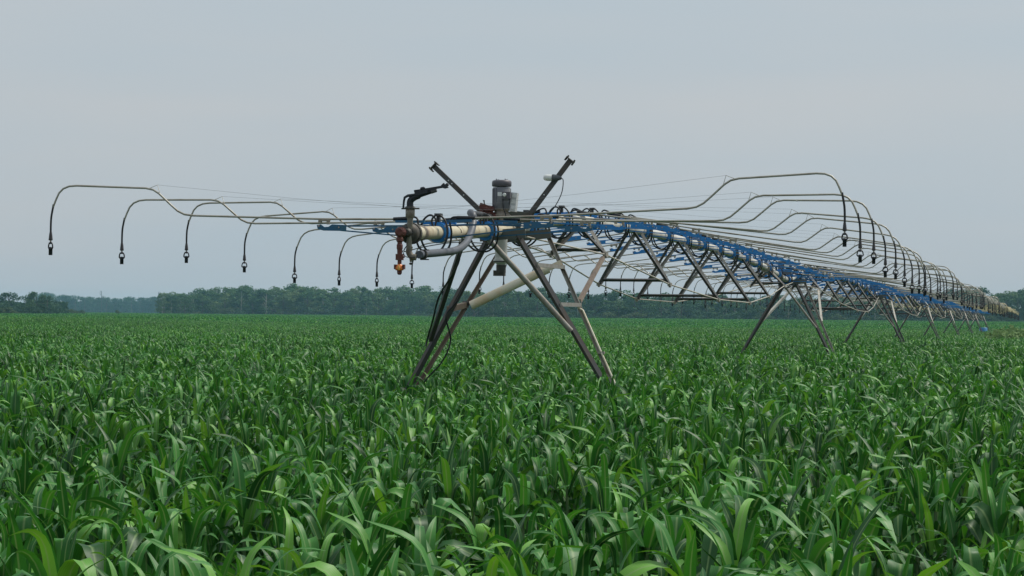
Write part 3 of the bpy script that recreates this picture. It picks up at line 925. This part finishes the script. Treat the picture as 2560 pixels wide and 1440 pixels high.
def make_clamp(k):
    """blue ring that carries both arms of one station"""
    s = S0 + STEP * k
    if k < 9:
        lab = f'blue ring clamp round the main pipe, {ORD[k]} from the free end' if k else 'blue ring clamp round the main pipe next to the end gun'
    else:
        lab = 'blue ring clamp round the main pipe on the farther part of the first two spans'
    t = thing('ring_clamp', at(s + .22, 0, pipe_z(s + .22)), lab, 'pipe clamp', 'blue clamps on the main pipe', -TH)
    r0, r1 = R_PIPE + .002, R_PIPE + .042
    b = MB()
    vs, fs = [], []
    n = 24
    for y in (-.045, .045):
        for r in (r0, r1):
            for j in range(n):
                a = 2 * PI * j / n
                rr = r * (1.0 + (.12 if r > r0 and abs(math.cos(a)) > .8 else 0))
                vs.append((rr * math.cos(a), y, rr * math.sin(a)))
    for j in range(n):
        j2 = (j + 1) % n
        i0, o0, i1, o1 = 0, n, 2 * n, 3 * n
        fs += [(o0 + j, o0 + j2, o1 + j2, o1 + j), (i0 + j2, i0 + j, i1 + j, i1 + j2), (i0 + j, i0 + j2, o0 + j2, o0 + j), (i1 + j2, i1 + j, o1 + j, o1 + j2)]
    b._add(vs, fs, False)
    b.build('ring', M['blue'], t)
    q = MB()
    for sx in (-1, 1):
        q.cyl((sx * .09, -.05, .07), (0, -1, 0), .011, -.1, .008, 6).cyl((sx * .09, -.05, -.07), (0, -1, 0), .011, -.1, .008, 6)
    q.build('bolt', M['coupling'], t)
    MB().box((0, 0, .155), (.035, .07, .075)).box((0, 0, .20), (.075, .10, .03)).build('outlet_saddle', M['black'], t)
    MB().bar((-.2, .02, .108), (.2, .02, .108), .04, .028).build('cross_channel', M['blue'], t)
    return t


NB = int((SPAN * (NT - 1) + 4.3) / STEP)
booms = []
for k in range(NB):
    for left in (True, False):
        booms.append(make_boom(k, left))
    if S0 + STEP * k < 2 * SPAN:
        make_clamp(k)

# ------------------------------------------------------------------ corn
class LeafSet:
    pass


def leaf_strip(L, W, e0, bend, t0, sharp, twist, seg, nw=2, ripple=.0, seed=0):
    """one corn blade from the origin along +X; returns verts, faces, rib"""
    r = random.Random(seed)
    ph = r.uniform(0, 6.28)
    fq = r.uniform(7, 11)
    side = r.uniform(-.25, .25)
    pos = Vector((0, 0, 0))
    V_, Fc, rib = [], [], []
    head = 0.0
    for i in range(seg + 1):
        t = i / seg
        e = e0 - bend * (1 / (1 + math.exp(-(t - t0) * sharp)) - 1 / (1 + math.exp(t0 * sharp)))
        if i:
            head += side / seg
            pos = pos + Vector((math.cos(e) * math.cos(head), math.cos(e) * math.sin(head), math.sin(e))) * (L / seg)
        d = Vector((math.cos(e) * math.cos(head), math.cos(e) * math.sin(head), math.sin(e)))
        nrm = Vector((-math.sin(e) * math.cos(head), -math.sin(e) * math.sin(head), math.cos(e)))
        sdv = nrm.cross(d)
        tw = twist * t
        sv = sdv * math.cos(tw) + nrm * math.sin(tw)
        nv = nrm * math.cos(tw) - sdv * math.sin(tw)
        w = W * min(1.0, .62 + 1.9 * t) * max(0.0, 1 - t ** 2.4) ** .85
        w = max(w, .0015)
        fold = .30 * (1 - .6 * t) + .05
        rp = ripple * math.sin(t * fq + ph) * w
        rp2 = ripple * math.sin(t * fq * 1.13 + ph + 2.0) * w
        V_.append(pos + sv * (w / 2) + nv * (w / 2 * fold + rp)); rib.append(0.0)
        V_.append(pos.copy()); rib.append(1.0)
        V_.append(pos - sv * (w / 2) + nv * (w / 2 * fold + rp2)); rib.append(0.0)
    for i in range(seg):
        a = i * 3
        Fc.append((a, a + 1, a + 4, a + 3))
        Fc.append((a + 1, a + 2, a + 5, a + 4))
    return V_, Fc, rib


def to_mesh(name, V_, Fc, rib, mats, mi=None, smooth=True):
    me = bpy.data.meshes.new(name)
    me.from_pydata([tuple(v) for v in V_], [], Fc)
    at_ = me.attributes.new('rib', 'FLOAT', 'POINT')
    at_.data.foreach_set('value', rib)
    for x in mats: me.materials.append(x)
    me.polygons.foreach_set('use_smooth', [smooth] * len(Fc))
    if mi is not None: me.polygons.foreach_set('material_index', mi)
    me.update()
    return me


def leaf_params(kind, r):
    if kind == 'low':
        return dict(L=r.uniform(.35, .52), W=r.uniform(.064, .096), e0=r.uniform(.95, 1.2), bend=r.uniform(1.8, 2.8), t0=r.uniform(.34, .58), sharp=r.uniform(9, 24), twist=r.uniform(-.9, .9), ripple=r.uniform(.08, .2))
    if kind == 'mid':
        return dict(L=r.uniform(.27, .43), W=r.uniform(.058, .090), e0=r.uniform(1.0, 1.38), bend=r.uniform(1.7, 3.1), t0=r.uniform(.36, .64), sharp=r.uniform(11, 34), twist=r.uniform(-1.1, 1.1), ripple=r.uniform(.07, .18))
    return dict(L=r.uniform(.24, .42), W=r.uniform(.032, .052), e0=r.uniform(1.2, 1.52), bend=r.uniform(.3, 2.4), t0=r.uniform(.46, .8), sharp=r.uniform(6, 22), twist=r.uniform(-.8, .8), ripple=r.uniform(.03, .1))


SEG = 11
leaf_meshes = {}
r_ = random.Random(3)
for kind, cnt in (('low', 22), ('mid', 26), ('top', 18)):
    leaf_meshes[kind] = []
    for j in range(cnt):
        p = leaf_params(kind, r_)
        V_, Fc, rib = leaf_strip(seg=SEG, seed=r_.random(), **p)
        leaf_meshes[kind].append(to_mesh('leaf', V_, Fc, rib, [M['corn']]))


def plant_layout(r):
    """(kind, height, azimuth, scale) of every blade of one plant"""
    out = []
    base = r.uniform(0, 2 * PI)
    for j in range(4):
        out.append(('low', .55 + .14 * j + r.uniform(-.03, .03), base + PI * j + r.uniform(-.45, .45), r.uniform(.9, 1.08)))
    for j in range(6):
        out.append(('mid', 1.04 + .075 * j + r.uniform(-.02, .02), base + PI * (j + 1) + r.uniform(-.6, .6), r.uniform(.88, 1.08)))
    for j in range(3):
        out.append(('top', 1.36 + .03 * j, base + r.uniform(0, 6.28), r.uniform(.85, 1.1)))
    return out


def stalk_mb():
    b = MB()
    b.tube([(0, 0, -.05), (.004, 0, .5), (-.003, .004, .95), (0, 0, 1.40)], [.017, .016, .014, .008], 6)
    for h in (.3, .5, .7, .9, 1.1, 1.25):
        b.lathe((0, 0, h), (0, 0, 1), [(.014, -.01), (.019, 0), (.014, .01)], 6)
    return b


stalk_mesh = stalk_mb().mesh('stalk', M['stalk'])


def full_plant(r, seg):
    V_, Fc, rib, mi = [], [], [], []
    for kind, h, az, sc in plant_layout(r):
        p = leaf_params(kind, r)
        p['L'] *= sc; p['W'] *= sc
        v, f, rb = leaf_strip(seg=seg, seed=r.random(), **p)
        o = len(V_)
        R3 = Matrix.Rotation(az, 3, 'Z')
        V_ += [R3 @ x + Vector((.012 * math.cos(az), .012 * math.sin(az), h)) for x in v]
        Fc += [tuple(i + o for i in q) for q in f]
        rib += rb
        mi += [0] * len(f)
    b = MB().tube([(0, 0, -.05), (0, 0, 1.40)], [.017, .009], 5, cap=False)
    o = len(V_)
    V_ += b.v; Fc += [tuple(i + o for i in q) for q in b.f]; rib += [0.3] * len(b.v); mi += [1] * len(b.f)
    return V_, Fc, rib, mi


src = bpy.data.collections.new('corn_sources')        # never linked to the scene
N_FULL, N_LOD, N_PATCH = 14, 8, 6
r_ = random.Random(11)
for j in range(N_FULL + N_LOD):
    V_, Fc, rib, mi = full_plant(r_, 9 if j < N_FULL else 4)
    o = bpy.data.objects.new('corn_source_%03d' % j, to_mesh('corn_clump', V_, Fc, rib, [M['corn'], M['stalk']], mi))
    src.objects.link(o)
for j in range(N_PATCH):                               # 4 m x 4 m pieces of far canopy
    V_, Fc, rib = [], [], []
    n = 7
    for a in range(n):
        for c in range(n):
            V_.append(Vector((-2.15 + 4.3 * a / (n - 1), -2.15 + 4.3 * c / (n - 1), r_.uniform(1.1, 1.42)))); rib.append(.3)
    for a in range(n - 1):
        for c in range(n - 1):
            q = a * n + c
            Fc.append((q, q + n, q + n + 1, q + 1))
    for k in range(110):
        x, y = r_.uniform(-2.1, 2.1), r_.uniform(-2.1, 2.1)
        az = r_.uniform(0, 6.28); ln = r_.uniform(.3, .5); tl = r_.uniform(.2, 1.0); w = r_.uniform(.05, .09)
        d = Vector((math.cos(az) * math.sin(tl), math.sin(az) * math.sin(tl), math.cos(tl)))
        sd_ = Vector((-math.sin(az), math.cos(az), 0)) * w
        p0 = Vector((x, y, r_.uniform(1.15, 1.38)))
        o = len(V_)
        mid = p0 + d * ln * .6
        tipv = p0 + d * ln * .6 + Vector((d.x, d.y, d.z * .1)) * ln * .5
        V_ += [p0 - sd_, p0 + sd_, mid + sd_, mid - sd_, tipv]
        rib += [.2] * 5
        Fc += [(o, o + 1, o + 2, o + 3), (o + 3, o + 2, o + 4)]
    o = bpy.data.objects.new('corn_source_%03d' % (N_FULL + N_LOD + j), to_mesh('corn_canopy', V_, Fc, rib, [M['corn']], None, False))
    src.objects.link(o)

# plant positions: rows 0.76 m apart, close to square on to the camera
ROW_A = math.radians(4.0)
cr_, sr_ = math.cos(ROW_A), math.sin(ROW_A)


def in_gap(x, y):
    px = 1280 + 6400 * x / y
    k = .5 * noise.noise((x * 1.7, y, 5))
    if 11.5 + k < y - .05 * x < 15.6 + k and 880 + 90 * k < px < 1560 + 90 * k: return random.random() < .9
    if 9.7 + k < y < 12.9 + k and 2080 + 90 * k < px < 2760: return random.random() < .9
    if 8.9 + k < y < 10.6 + k and 1960 < px < 2200: return random.random() < .9
    return False


def hgt(x, y):
    h = 1.065 + .055 * noise.noise((x * .35, y * .22, 3.1)) + .035 * noise.noise((x * 1.3, y * 1.1, 7.7))
    return h


plants = []
row = 0
y0 = 4.8
while y0 < 330:
    hw = .225 * y0 + 3.0
    sp = .145 if y0 < 60 else (.22 if y0 < 130 else .38)
    nn = int(2 * hw / sp)
    off = rng.uniform(0, sp)
    jit = rng.normal(0, 1, (nn, 2))
    for k in range(nn):
        xr = -hw + off + k * sp + jit[k, 0] * .02
        x = xr * cr_ - 0 * sr_
        y = y0 + xr * sr_ + jit[k, 1] * .03
        if in_gap(x, y): continue
        plants.append((x, y))
    y0 += .66
print('plants', len(plants))


# where the field ends
def field_end(x, y):
    px = 1280 + 6400 * x / y
    if px < 150: return 760
    if px < 395: return 1500
    if px < 1090: return 1160
    return 905


def hidden_strip(x, y):                     # weedy mound at the far right
    px = 1280 + 6400 * x / y
    return y > 150 and y < 192 and px > 2462 + (y - 150) * .2


near_c = sorted((p for p in plants if 7.35 < p[1] and abs(p[0]) < .2035 * p[1] + .12), key=lambda p: p[1])[:300]
near_set = set(near_c)
pts, rot, scl, idx = [], [], [], []
for x, y in plants:
    if (x, y) in near_set or hidden_strip(x, y): continue
    pts.append((x, y, gz(x, y)))
    rot.append(random.uniform(0, 6.28))
    scl.append(hgt(x, y) * random.uniform(.86, 1.07))
    idx.append(random.randrange(N_FULL) if y < 110 else N_FULL + random.randrange(N_LOD))
yy = 318.0
while yy < 1500:
    st = 3.9
    hw = .235 * yy + 6
    for k in range(int(2 * hw / st)):
        x = -hw + k * st + random.uniform(-.4, .4)
        if yy < field_end(x, yy):
            pts.append((x, yy + random.uniform(-.5, .5), gz(x, yy)))
            rot.append(random.randrange(4) * PI / 2 + random.uniform(-.1, .1)); scl.append(random.uniform(1.02, 1.10)); idx.append(N_FULL + N_LOD + random.randrange(N_PATCH))
    yy += st
print('instances', len(pts))
me = bpy.data.meshes.new('corn_field')
me.vertices.add(len(pts))
me.vertices.foreach_set('co', np.array(pts, dtype=np.float32).ravel())
for nm, tp, dat in (('rot', 'FLOAT', rot), ('scl', 'FLOAT', scl), ('idx', 'INT', idx)):
    a = me.attributes.new(nm, tp, 'POINT')
    a.data.foreach_set('value', dat)
me.update()
field = bpy.data.objects.new('corn_field', me)
COL.objects.link(field)
tag(field, 'wide field of leafy green corn reaching from the nearest rows to the woods', 'corn field', None, 'stuff')
ng = bpy.data.node_groups.new('corn_scatter', 'GeometryNodeTree')
ng.interface.new_socket('Geometry', in_out='INPUT', socket_type='NodeSocketGeometry')
ng.interface.new_socket('Geometry', in_out='OUTPUT', socket_type='NodeSocketGeometry')
G = ng.nodes.new
gi, go = G('NodeGroupInput'), G('NodeGroupOutput')
ci = G('GeometryNodeCollectionInfo')
ci.inputs['Collection'].default_value = src
ci.inputs['Separate Children'].default_value = True
ci.inputs['Reset Children'].default_value = True
ip = G('GeometryNodeInstanceOnPoints')
ip.inputs['Pick Instance'].default_value = True


def named(nm, tp):
    a = G('GeometryNodeInputNamedAttribute')
    a.data_type = tp
    a.inputs['Name'].default_value = nm
    return a.outputs[0]


cx_ = G('ShaderNodeCombineXYZ')
K = ng.links.new
K(named('rot', 'FLOAT'), cx_.inputs['Z'])
K(gi.outputs[0], ip.inputs['Points'])
K(ci.outputs[0], ip.inputs['Instance'])
K(named('idx', 'INT'), ip.inputs['Instance Index'])
K(cx_.outputs[0], ip.inputs['Rotation'])
K(named('scl', 'FLOAT'), ip.inputs['Scale'])
K(ip.outputs[0], go.inputs[0])
field.modifiers.new('corn_scatter', 'NODES').node_group = ng

# the nearest plants, one by one
r_ = random.Random(5)
proto_leaf = {k: [bpy.data.objects.new('leaf', m_) for m_ in v] for k, v in leaf_meshes.items()}
proto_stalk = bpy.data.objects.new('stalk', stalk_mesh)
for x, y in near_c:
    c = thing('corn_plant', (x, y, gz(x, y)), 'leafy green corn plant in the nearest rows along the bottom of the view', 'corn plant', 'corn plants in the nearest rows')
    sc = hgt(x, y) * r_.uniform(.86, 1.07)
    c.scale = (sc, sc, sc)
    c.rotation_euler = (r_.uniform(-.05, .05), r_.uniform(-.05, .05), 0)
    s_ = proto_stalk.copy(); COL.objects.link(s_); s_.parent = c
    for kind, h, az, ls in plant_layout(r_):
        l = r_.choice(proto_leaf[kind]).copy()
        COL.objects.link(l)
        l.parent = c
        l.location = (.012 * math.cos(az), .012 * math.sin(az), h)
        l.rotation_euler = (r_.uniform(-.12, .12), r_.uniform(-.1, .1), az)
        l.scale = (ls, ls * r_.uniform(.9, 1.1), ls)


# ------------------------------------------------------------------ woods
def quad_cloud(centers, radii, n_per, size, r, flat=.55):
    """leaf clumps over lobes: small bent quads, turned outwards"""
    V_, Fc = [], []
    for (c, R_), n in zip(zip(centers, radii), n_per):
        for k in range(n):
            d = Vector((r.gauss(0, 1), r.gauss(0, 1), r.gauss(0, 1) + .25)).normalized()
            rad = (r.random() ** .35)
            p = Vector(c) + Vector((d.x * R_[0], d.y * R_[1], d.z * R_[2])) * rad
            nn = (d + Vector((r.gauss(0, flat), r.gauss(0, flat), r.gauss(0, flat)))).normalized()
            a, b_, _ = frame(nn)
            s = size * r.uniform(.6, 1.3)
            th = r.uniform(0, 6.28)
            a, b_ = a * math.cos(th) + b_ * math.sin(th), b_ * math.cos(th) - a * math.sin(th)
            o = len(V_)
            V_ += [p - a * s, p - b_ * s * .7 + nn * s * .15, p + a * s, p + b_ * s * .7 + nn * s * .15]
            Fc.append((o, o + 1, o + 2, o + 3))
    return V_, Fc


def crown_mesh(kind, r):
    """crown of a tree 1 high, unit = tree height"""
    cs, rs, ns = [], [], []
    if kind == 'round':
        for k in range(20):
            z = r.uniform(.14, .90)
            w = .26 * math.sin(PI * min(1, (z + .1) / 1.04)) + .03
            a = r.uniform(0, 6.28)
            cs.append((w * math.cos(a), w * math.sin(a), z)); q = r.uniform(.09, .15)
            rs.append((q, q, q * .8)); ns.append(75)
    elif kind == 'tall':
        for k in range(17):
            z = r.uniform(.22, .93)
            w = .14 * math.sin(PI * min(1, (z - .05) / .95)) + .02
            a = r.uniform(0, 6.28)
            cs.append((w * math.cos(a), w * math.sin(a), z)); q = r.uniform(.065, .11)
            rs.append((q, q, q * .95)); ns.append(75)
    else:                                    # low bush, skirt to the ground
        for k in range(12):
            z = r.uniform(.12, .8)
            w = .42 * math.sqrt(max(0, 1 - z * z * .9))
            a = r.uniform(0, 6.28)
            cs.append((w * math.cos(a) * r.random() ** .4, w * math.sin(a) * r.random() ** .4, z * .85)); q = r.uniform(.16, .26)
            rs.append((q, q, q * .75)); ns.append(80)
    V_, Fc = quad_cloud(cs, rs, ns, .024 if kind != 'bush' else .042, r)
    return V_, Fc, cs


def trunk_mesh(kind, cs, r, mt):
    b = MB()
    lean = r.uniform(-.02, .02)
    rad = .013 if kind == 'round' else .009
    pts_ = [(0, 0, -.03), (lean * .3, 0, .25), (lean * .7, lean * .3, .55), (lean, lean * .5, .86)]
    b.tube(pts_, [rad * 1.2, rad, rad * .8, rad * .25], 7)
    for c in cs[::2]:
        z0 = max(.22, c[2] - .2)
        b.tube([(lean * z0, 0, z0), (c[0] * .5, c[1] * .5, (z0 + c[2]) * .5 + .02), (c[0] * .9, c[1] * .9, c[2])], [rad * .5, rad * .35, rad * .12], 5)
    return b.mesh('trunk', mt)


def leaf_mesh(name, V_, Fc, mt):
    me = bpy.data.meshes.new(name)
    me.from_pydata([tuple(v) for v in V_], [], Fc)
    me.materials.append(mt)
    me.update()
    return me


r_ = random.Random(21)
KINDS_ = {}
for key, kind, lm, tm, cnt in (('wood', 'round', 'leaf_wood', 'bark', 7), ('aspen', 'tall', 'leaf_wood', 'pale_bark', 7), ('dark', 'round', 'leaf_dark', 'bark', 5), ('bush', 'bush', 'leaf_bush', 'bark', 6), ('weed', 'bush', 'leaf_weed', 'bark', 4), ('darkbush', 'bush', 'leaf_dark', 'bark', 4)):
    lst = []
    for j in range(cnt):
        V_, Fc, cs = crown_mesh(kind, r_)
        lst.append((leaf_mesh('crown', V_, Fc, M[lm]), trunk_mesh(kind, cs, r_, M[tm]) if kind != 'bush' else None))
    KINDS_[key] = lst


def plant_tree(key, x, y, h, wx, label, group, name='tree', cat='tree'):
    cm, tm = r_.choice(KINDS_[key])
    rz = r_.uniform(0, 6.28)
    if tm is None:
        o = bpy.data.objects.new(name, cm)
        COL.objects.link(o)
        o.location = (x, y, gz(x, y) - .02 * h); o.rotation_euler = (0, 0, rz); o.scale = (h * wx, h * wx, h)
        return tag(o, label, cat, group)
    t = thing(name, (x, y, gz(x, y)), label, cat, group, rz)
    t.scale = (h * wx, h * wx, h)
    c = bpy.data.objects.new('crown', cm); COL.objects.link(c); c.parent = t
    k = bpy.data.objects.new('trunk', tm); COL.objects.link(k); k.parent = t
    return t


def px2x(px, y):
    return (px - 1280) / 6400 * y


# mid wood left of the machine (skyline in pixels above the field edge)
SKY_A = ([395, 430, 470, 520, 590, 640, 700, 760, 830, 900, 960, 1010, 1060, 1100, 1160], [44, 52, 56, 62, 72, 68, 70, 72, 66, 68, 70, 73, 68, 70, 66])
for row_, (yb, n) in enumerate(((1175, 30), (1200, 32), (1228, 32))):
    for k in range(n):
        px = 405 + (1150 - 405) * (k + r_.uniform(-.3, .3)) / (n - 1)
        top = float(np.interp(px, *SKY_A))
        y = yb + r_.uniform(-8, 8)
        h = 1.9 + (top + r_.uniform(-15, 6) - (7 if row_ == 0 else 0)) * y / 6400
        key = 'aspen' if r_.random() < .42 else 'wood'
        plant_tree(key, px2x(px, y), y, h, r_.uniform(.9, 1.3) * (1.5 if key == 'aspen' else 1.25), ('slender pale-trunked tree in the wood behind the corn on the left' if key == 'aspen' else 'full leafy tree in the wood behind the corn on the left'), 'trees of the left wood')
# right wood
SKY_B = ([1080, 1130, 1200, 1260, 1330, 1400, 1480, 1560, 1640, 1760, 1900, 2050, 2200, 2330, 2420, 2500, 2600, 2700], [44, 50, 62, 68, 70, 66, 60, 66, 60, 56, 58, 60, 66, 74, 80, 78, 76, 78])
for row_, (yb, n) in enumerate(((925, 50), (945, 50), (968, 50))):
    for k in range(n):
        px = 1095 + (2680 - 1095) * (k + r_.uniform(-.3, .3)) / (n - 1)
        top = float(np.interp(px, *SKY_B))
        y = yb + r_.uniform(-7, 7)
        h = 2.2 + (top + r_.uniform(-13, 6) - (9 if row_ == 0 else 0)) * y / 6400
        key = 'aspen' if r_.random() < .3 else ('dark' if r_.random() < .6 else 'wood')
        lab = {'aspen': 'slender pale-trunked tree in the wood behind the machine on the right', 'dark': 'dark dense tree in the wood behind the machine on the right', 'wood': 'full leafy tree in the wood behind the machine on the right'}[key]
        plant_tree(key, px2x(px, y), y, h, r_.uniform(.9, 1.3) * (1.5 if key == 'aspen' else 1.3), lab, 'trees of the right wood')
# dark clump at the far left
for px, top, y, lab in ((-70, 52, 800, 'dark round tree half cut off by the left edge of the view'), (-28, 50, 790, 'dark round tree just inside the left edge, behind pale bushes'), (22, 54, 785, 'dark tree second from the left in the clump behind the pale bushes'),
                        (62, 46, 780, 'lower dark tree in the middle of the clump at the left'), (92, 58, 775, 'tallest dark tree of the clump at the left, near its right end'), (119, 49, 772, 'dark tree that ends the left clump at the blue gap')):
    plant_tree('dark', px2x(px, y), y, 1.9 + top * y / 6400, r_.uniform(1.3, 1.5), lab, 'trees of the dark clump')
for px, y, h, lab in ((8, 772, 6.5, 'low dark bush under the trees at the left edge'), (52, 768, 5.5, 'low dark bush filling the middle of the left clump'), (84, 766, 6.6, 'broad dark bush below the tallest tree of the left clump'), (121, 764, 6.2, 'dark bush closing the right end of the left clump')):
    plant_tree('darkbush', px2x(px, y), y, h, .95, lab, 'dark bushes of the left clump', 'bush', 'bush')
# blue distant wood in the gap
for row_, (yb, n) in enumerate(((2300, 20), (2360, 18))):
    for k in range(n):
        px = 90 + (470 - 90) * (k + r_.uniform(-.3, .3)) / (n - 1)
        y = yb + r_.uniform(-15, 15)
        top = float(np.interp(px, [90, 140, 190, 250, 300, 360, 420, 470], [46, 46, 42, 36, 38, 38, 36, 42])) + r_.uniform(-6, 3)
        plant_tree('dark', px2x(px, y), y, 3.0 + top * y / 6400, r_.uniform(1.1, 1.4), 'hazy blue tree far off in the gap between the woods', 'trees of the far wood')
# bushes along the field edge
for px, y, h, wx in ((8, 745, 4.8, 1.5), (34, 745, 3.2, 1.6), (-30, 745, 5.0, 1.5), (178, 900, 4.0, 1.2), (200, 900, 4.4, 1.2), (212, 905, 3.2, 1.3), (296, 960, 3.8, .8)):
    plant_tree('bush', px2x(px, y), y, h, wx, 'pale green bush at the field edge near the left corner' if px < 100 else 'lone low bush in the gap left of the woods', 'bushes at the left field edge', 'bush', 'bush')
for k in range(34):
    px = 410 + (1120 - 410) * (k + r_.uniform(-.4, .4)) / 33
    y = 1164
    big = 560 < px < 600 or 790 < px < 830
    plant_tree('bush' if r_.random() < .7 else 'darkbush', px2x(px, y), y, r_.uniform(2.4, 3.6) + (2.0 if big else 0), r_.uniform(1.1, 1.7), 'low bush along the foot of the left wood', 'bushes below the left wood', 'bush', 'bush')
for k in range(52):
    px = 1090 + (2660 - 1090) * (k + r_.uniform(-.4, .4)) / 51
    y = 908 + r_.uniform(-2, 2)
    lo = px < 1330
    plant_tree('bush' if lo else ('darkbush' if r_.random() < .6 else 'bush'), px2x(px, y), y, r_.uniform(2.6, 3.4) if lo else r_.uniform(3.2, 6.0), r_.uniform(1.1, 1.6), 'low bush along the foot of the right wood', 'bushes below the right wood', 'bush', 'bush')
# weedy mound in the corn at the far right
for k in range(26):
    y = r_.uniform(154, 190)
    px = r_.uniform(2482, 2760)
    x = px2x(px, y)
    plant_tree('weed', x, y, r_.uniform(2.5, 3.2), r_.uniform(1.0, 1.4), 'pale weedy shrub in the clearing at the right edge of the corn', 'weedy shrubs at the right edge', 'shrub', 'shrub')


# bare snags above the far wood
def snag(px, y, h):
    x = px2x(px, y)
    b = MB()
    b.tube([(0, 0, -.5), (.1, 0, h * .6), (0, .1, h)], [.35, .25, .06], 6)
    for k in range(9):
        z = h * r_.uniform(.62, .95)
        a = r_.uniform(0, 6.28)
        ln = r_.uniform(1.2, 3.2)
        e = (math.cos(a) * ln * .7, math.sin(a) * ln * .7, z + ln * .7)
        b.tube([(0, 0, z), (e[0] * .5, e[1] * .5, z + ln * .25), e], [.14, .1, .05], 5)
        for j in range(3):
            f = r_.uniform(.5, 1)
            q0 = Vector(e) * f + Vector((0, 0, z)) * (1 - f)
            b.tube([q0, q0 + Vector((r_.uniform(-1, 1), r_.uniform(-1, 1), r_.uniform(.2, 1)))], [.06, .03], 4)
    o = b.build('dead_tree', M['bark'])
    o.location = (x, y, gz(x, y))
    return o


tag(snag(254, 2290, 20.5), 'bare dead tree sticking out above the far blue wood, left of two', 'dead tree', 'dead trees of the far wood')
tag(snag(398, 2290, 19.5), 'bare dead tree sticking out above the far blue wood, right of two', 'dead tree', 'dead trees of the far wood')

# solid depth of the woods behind the front rows
V_, Fc = [], []
for x0, x1, yb, hh, sz in ((-170, -18, 1250, 13.0, .55), (-30, 205, 990, 9.5, .45), (-450, -285, 2400, 15, .7), (-172, -142, 815, 7.0, .4)):
    n = int((x1 - x0) * 75)
    for k in range(n):
        x = r_.uniform(x0, x1)
        top = hh * (.74 + .18 * noise.noise((x * .12, yb, 0)) )
        z = r_.uniform(.2, top)
        p = Vector((x, yb + r_.uniform(-5, 5), z))
        nn = Vector((r_.gauss(0, .6), -1, r_.gauss(.3, .5))).normalized()
        a, b_, _ = frame(nn)
        s = sz * r_.uniform(.8, 1.6)
        o = len(V_)
        V_ += [p - a * s, p - b_ * s, p + a * s, p + b_ * s]
        Fc.append((o, o + 1, o + 2, o + 3))
wm = bpy.data.objects.new('wood_interior', leaf_mesh('wood_interior', V_, Fc, M['leaf_dark']))
COL.objects.link(wm)
tag(wm, 'shaded mass of leaves deep inside the woods behind the field', 'woodland', None, 'stuff')

# ------------------------------------------------------------------ haze
hz = MB().box((0, 1650, 10.5), (2500, 3600, 25))
ho = hz.build('haze', [])
hm = bpy.data.materials.new('haze_air')
hm.use_nodes = True
t = hm.node_tree
t.nodes.clear()
o_ = t.nodes.new('ShaderNodeOutputMaterial')
pv = t.nodes.new('ShaderNodeVolumePrincipled')
pv.inputs['Color'].default_value = (0.38, 0.72, 1.0, 1)
pv.inputs['Density'].default_value = 0.00013
pv.inputs['Anisotropy'].default_value = 0.0
t.links.new(pv.outputs[0], o_.inputs['Volume'])
ho.data.materials.clear()
ho.data.materials.append(hm)
tag(ho, 'thin blue-grey summer haze over the field', 'haze', None, 'stuff')
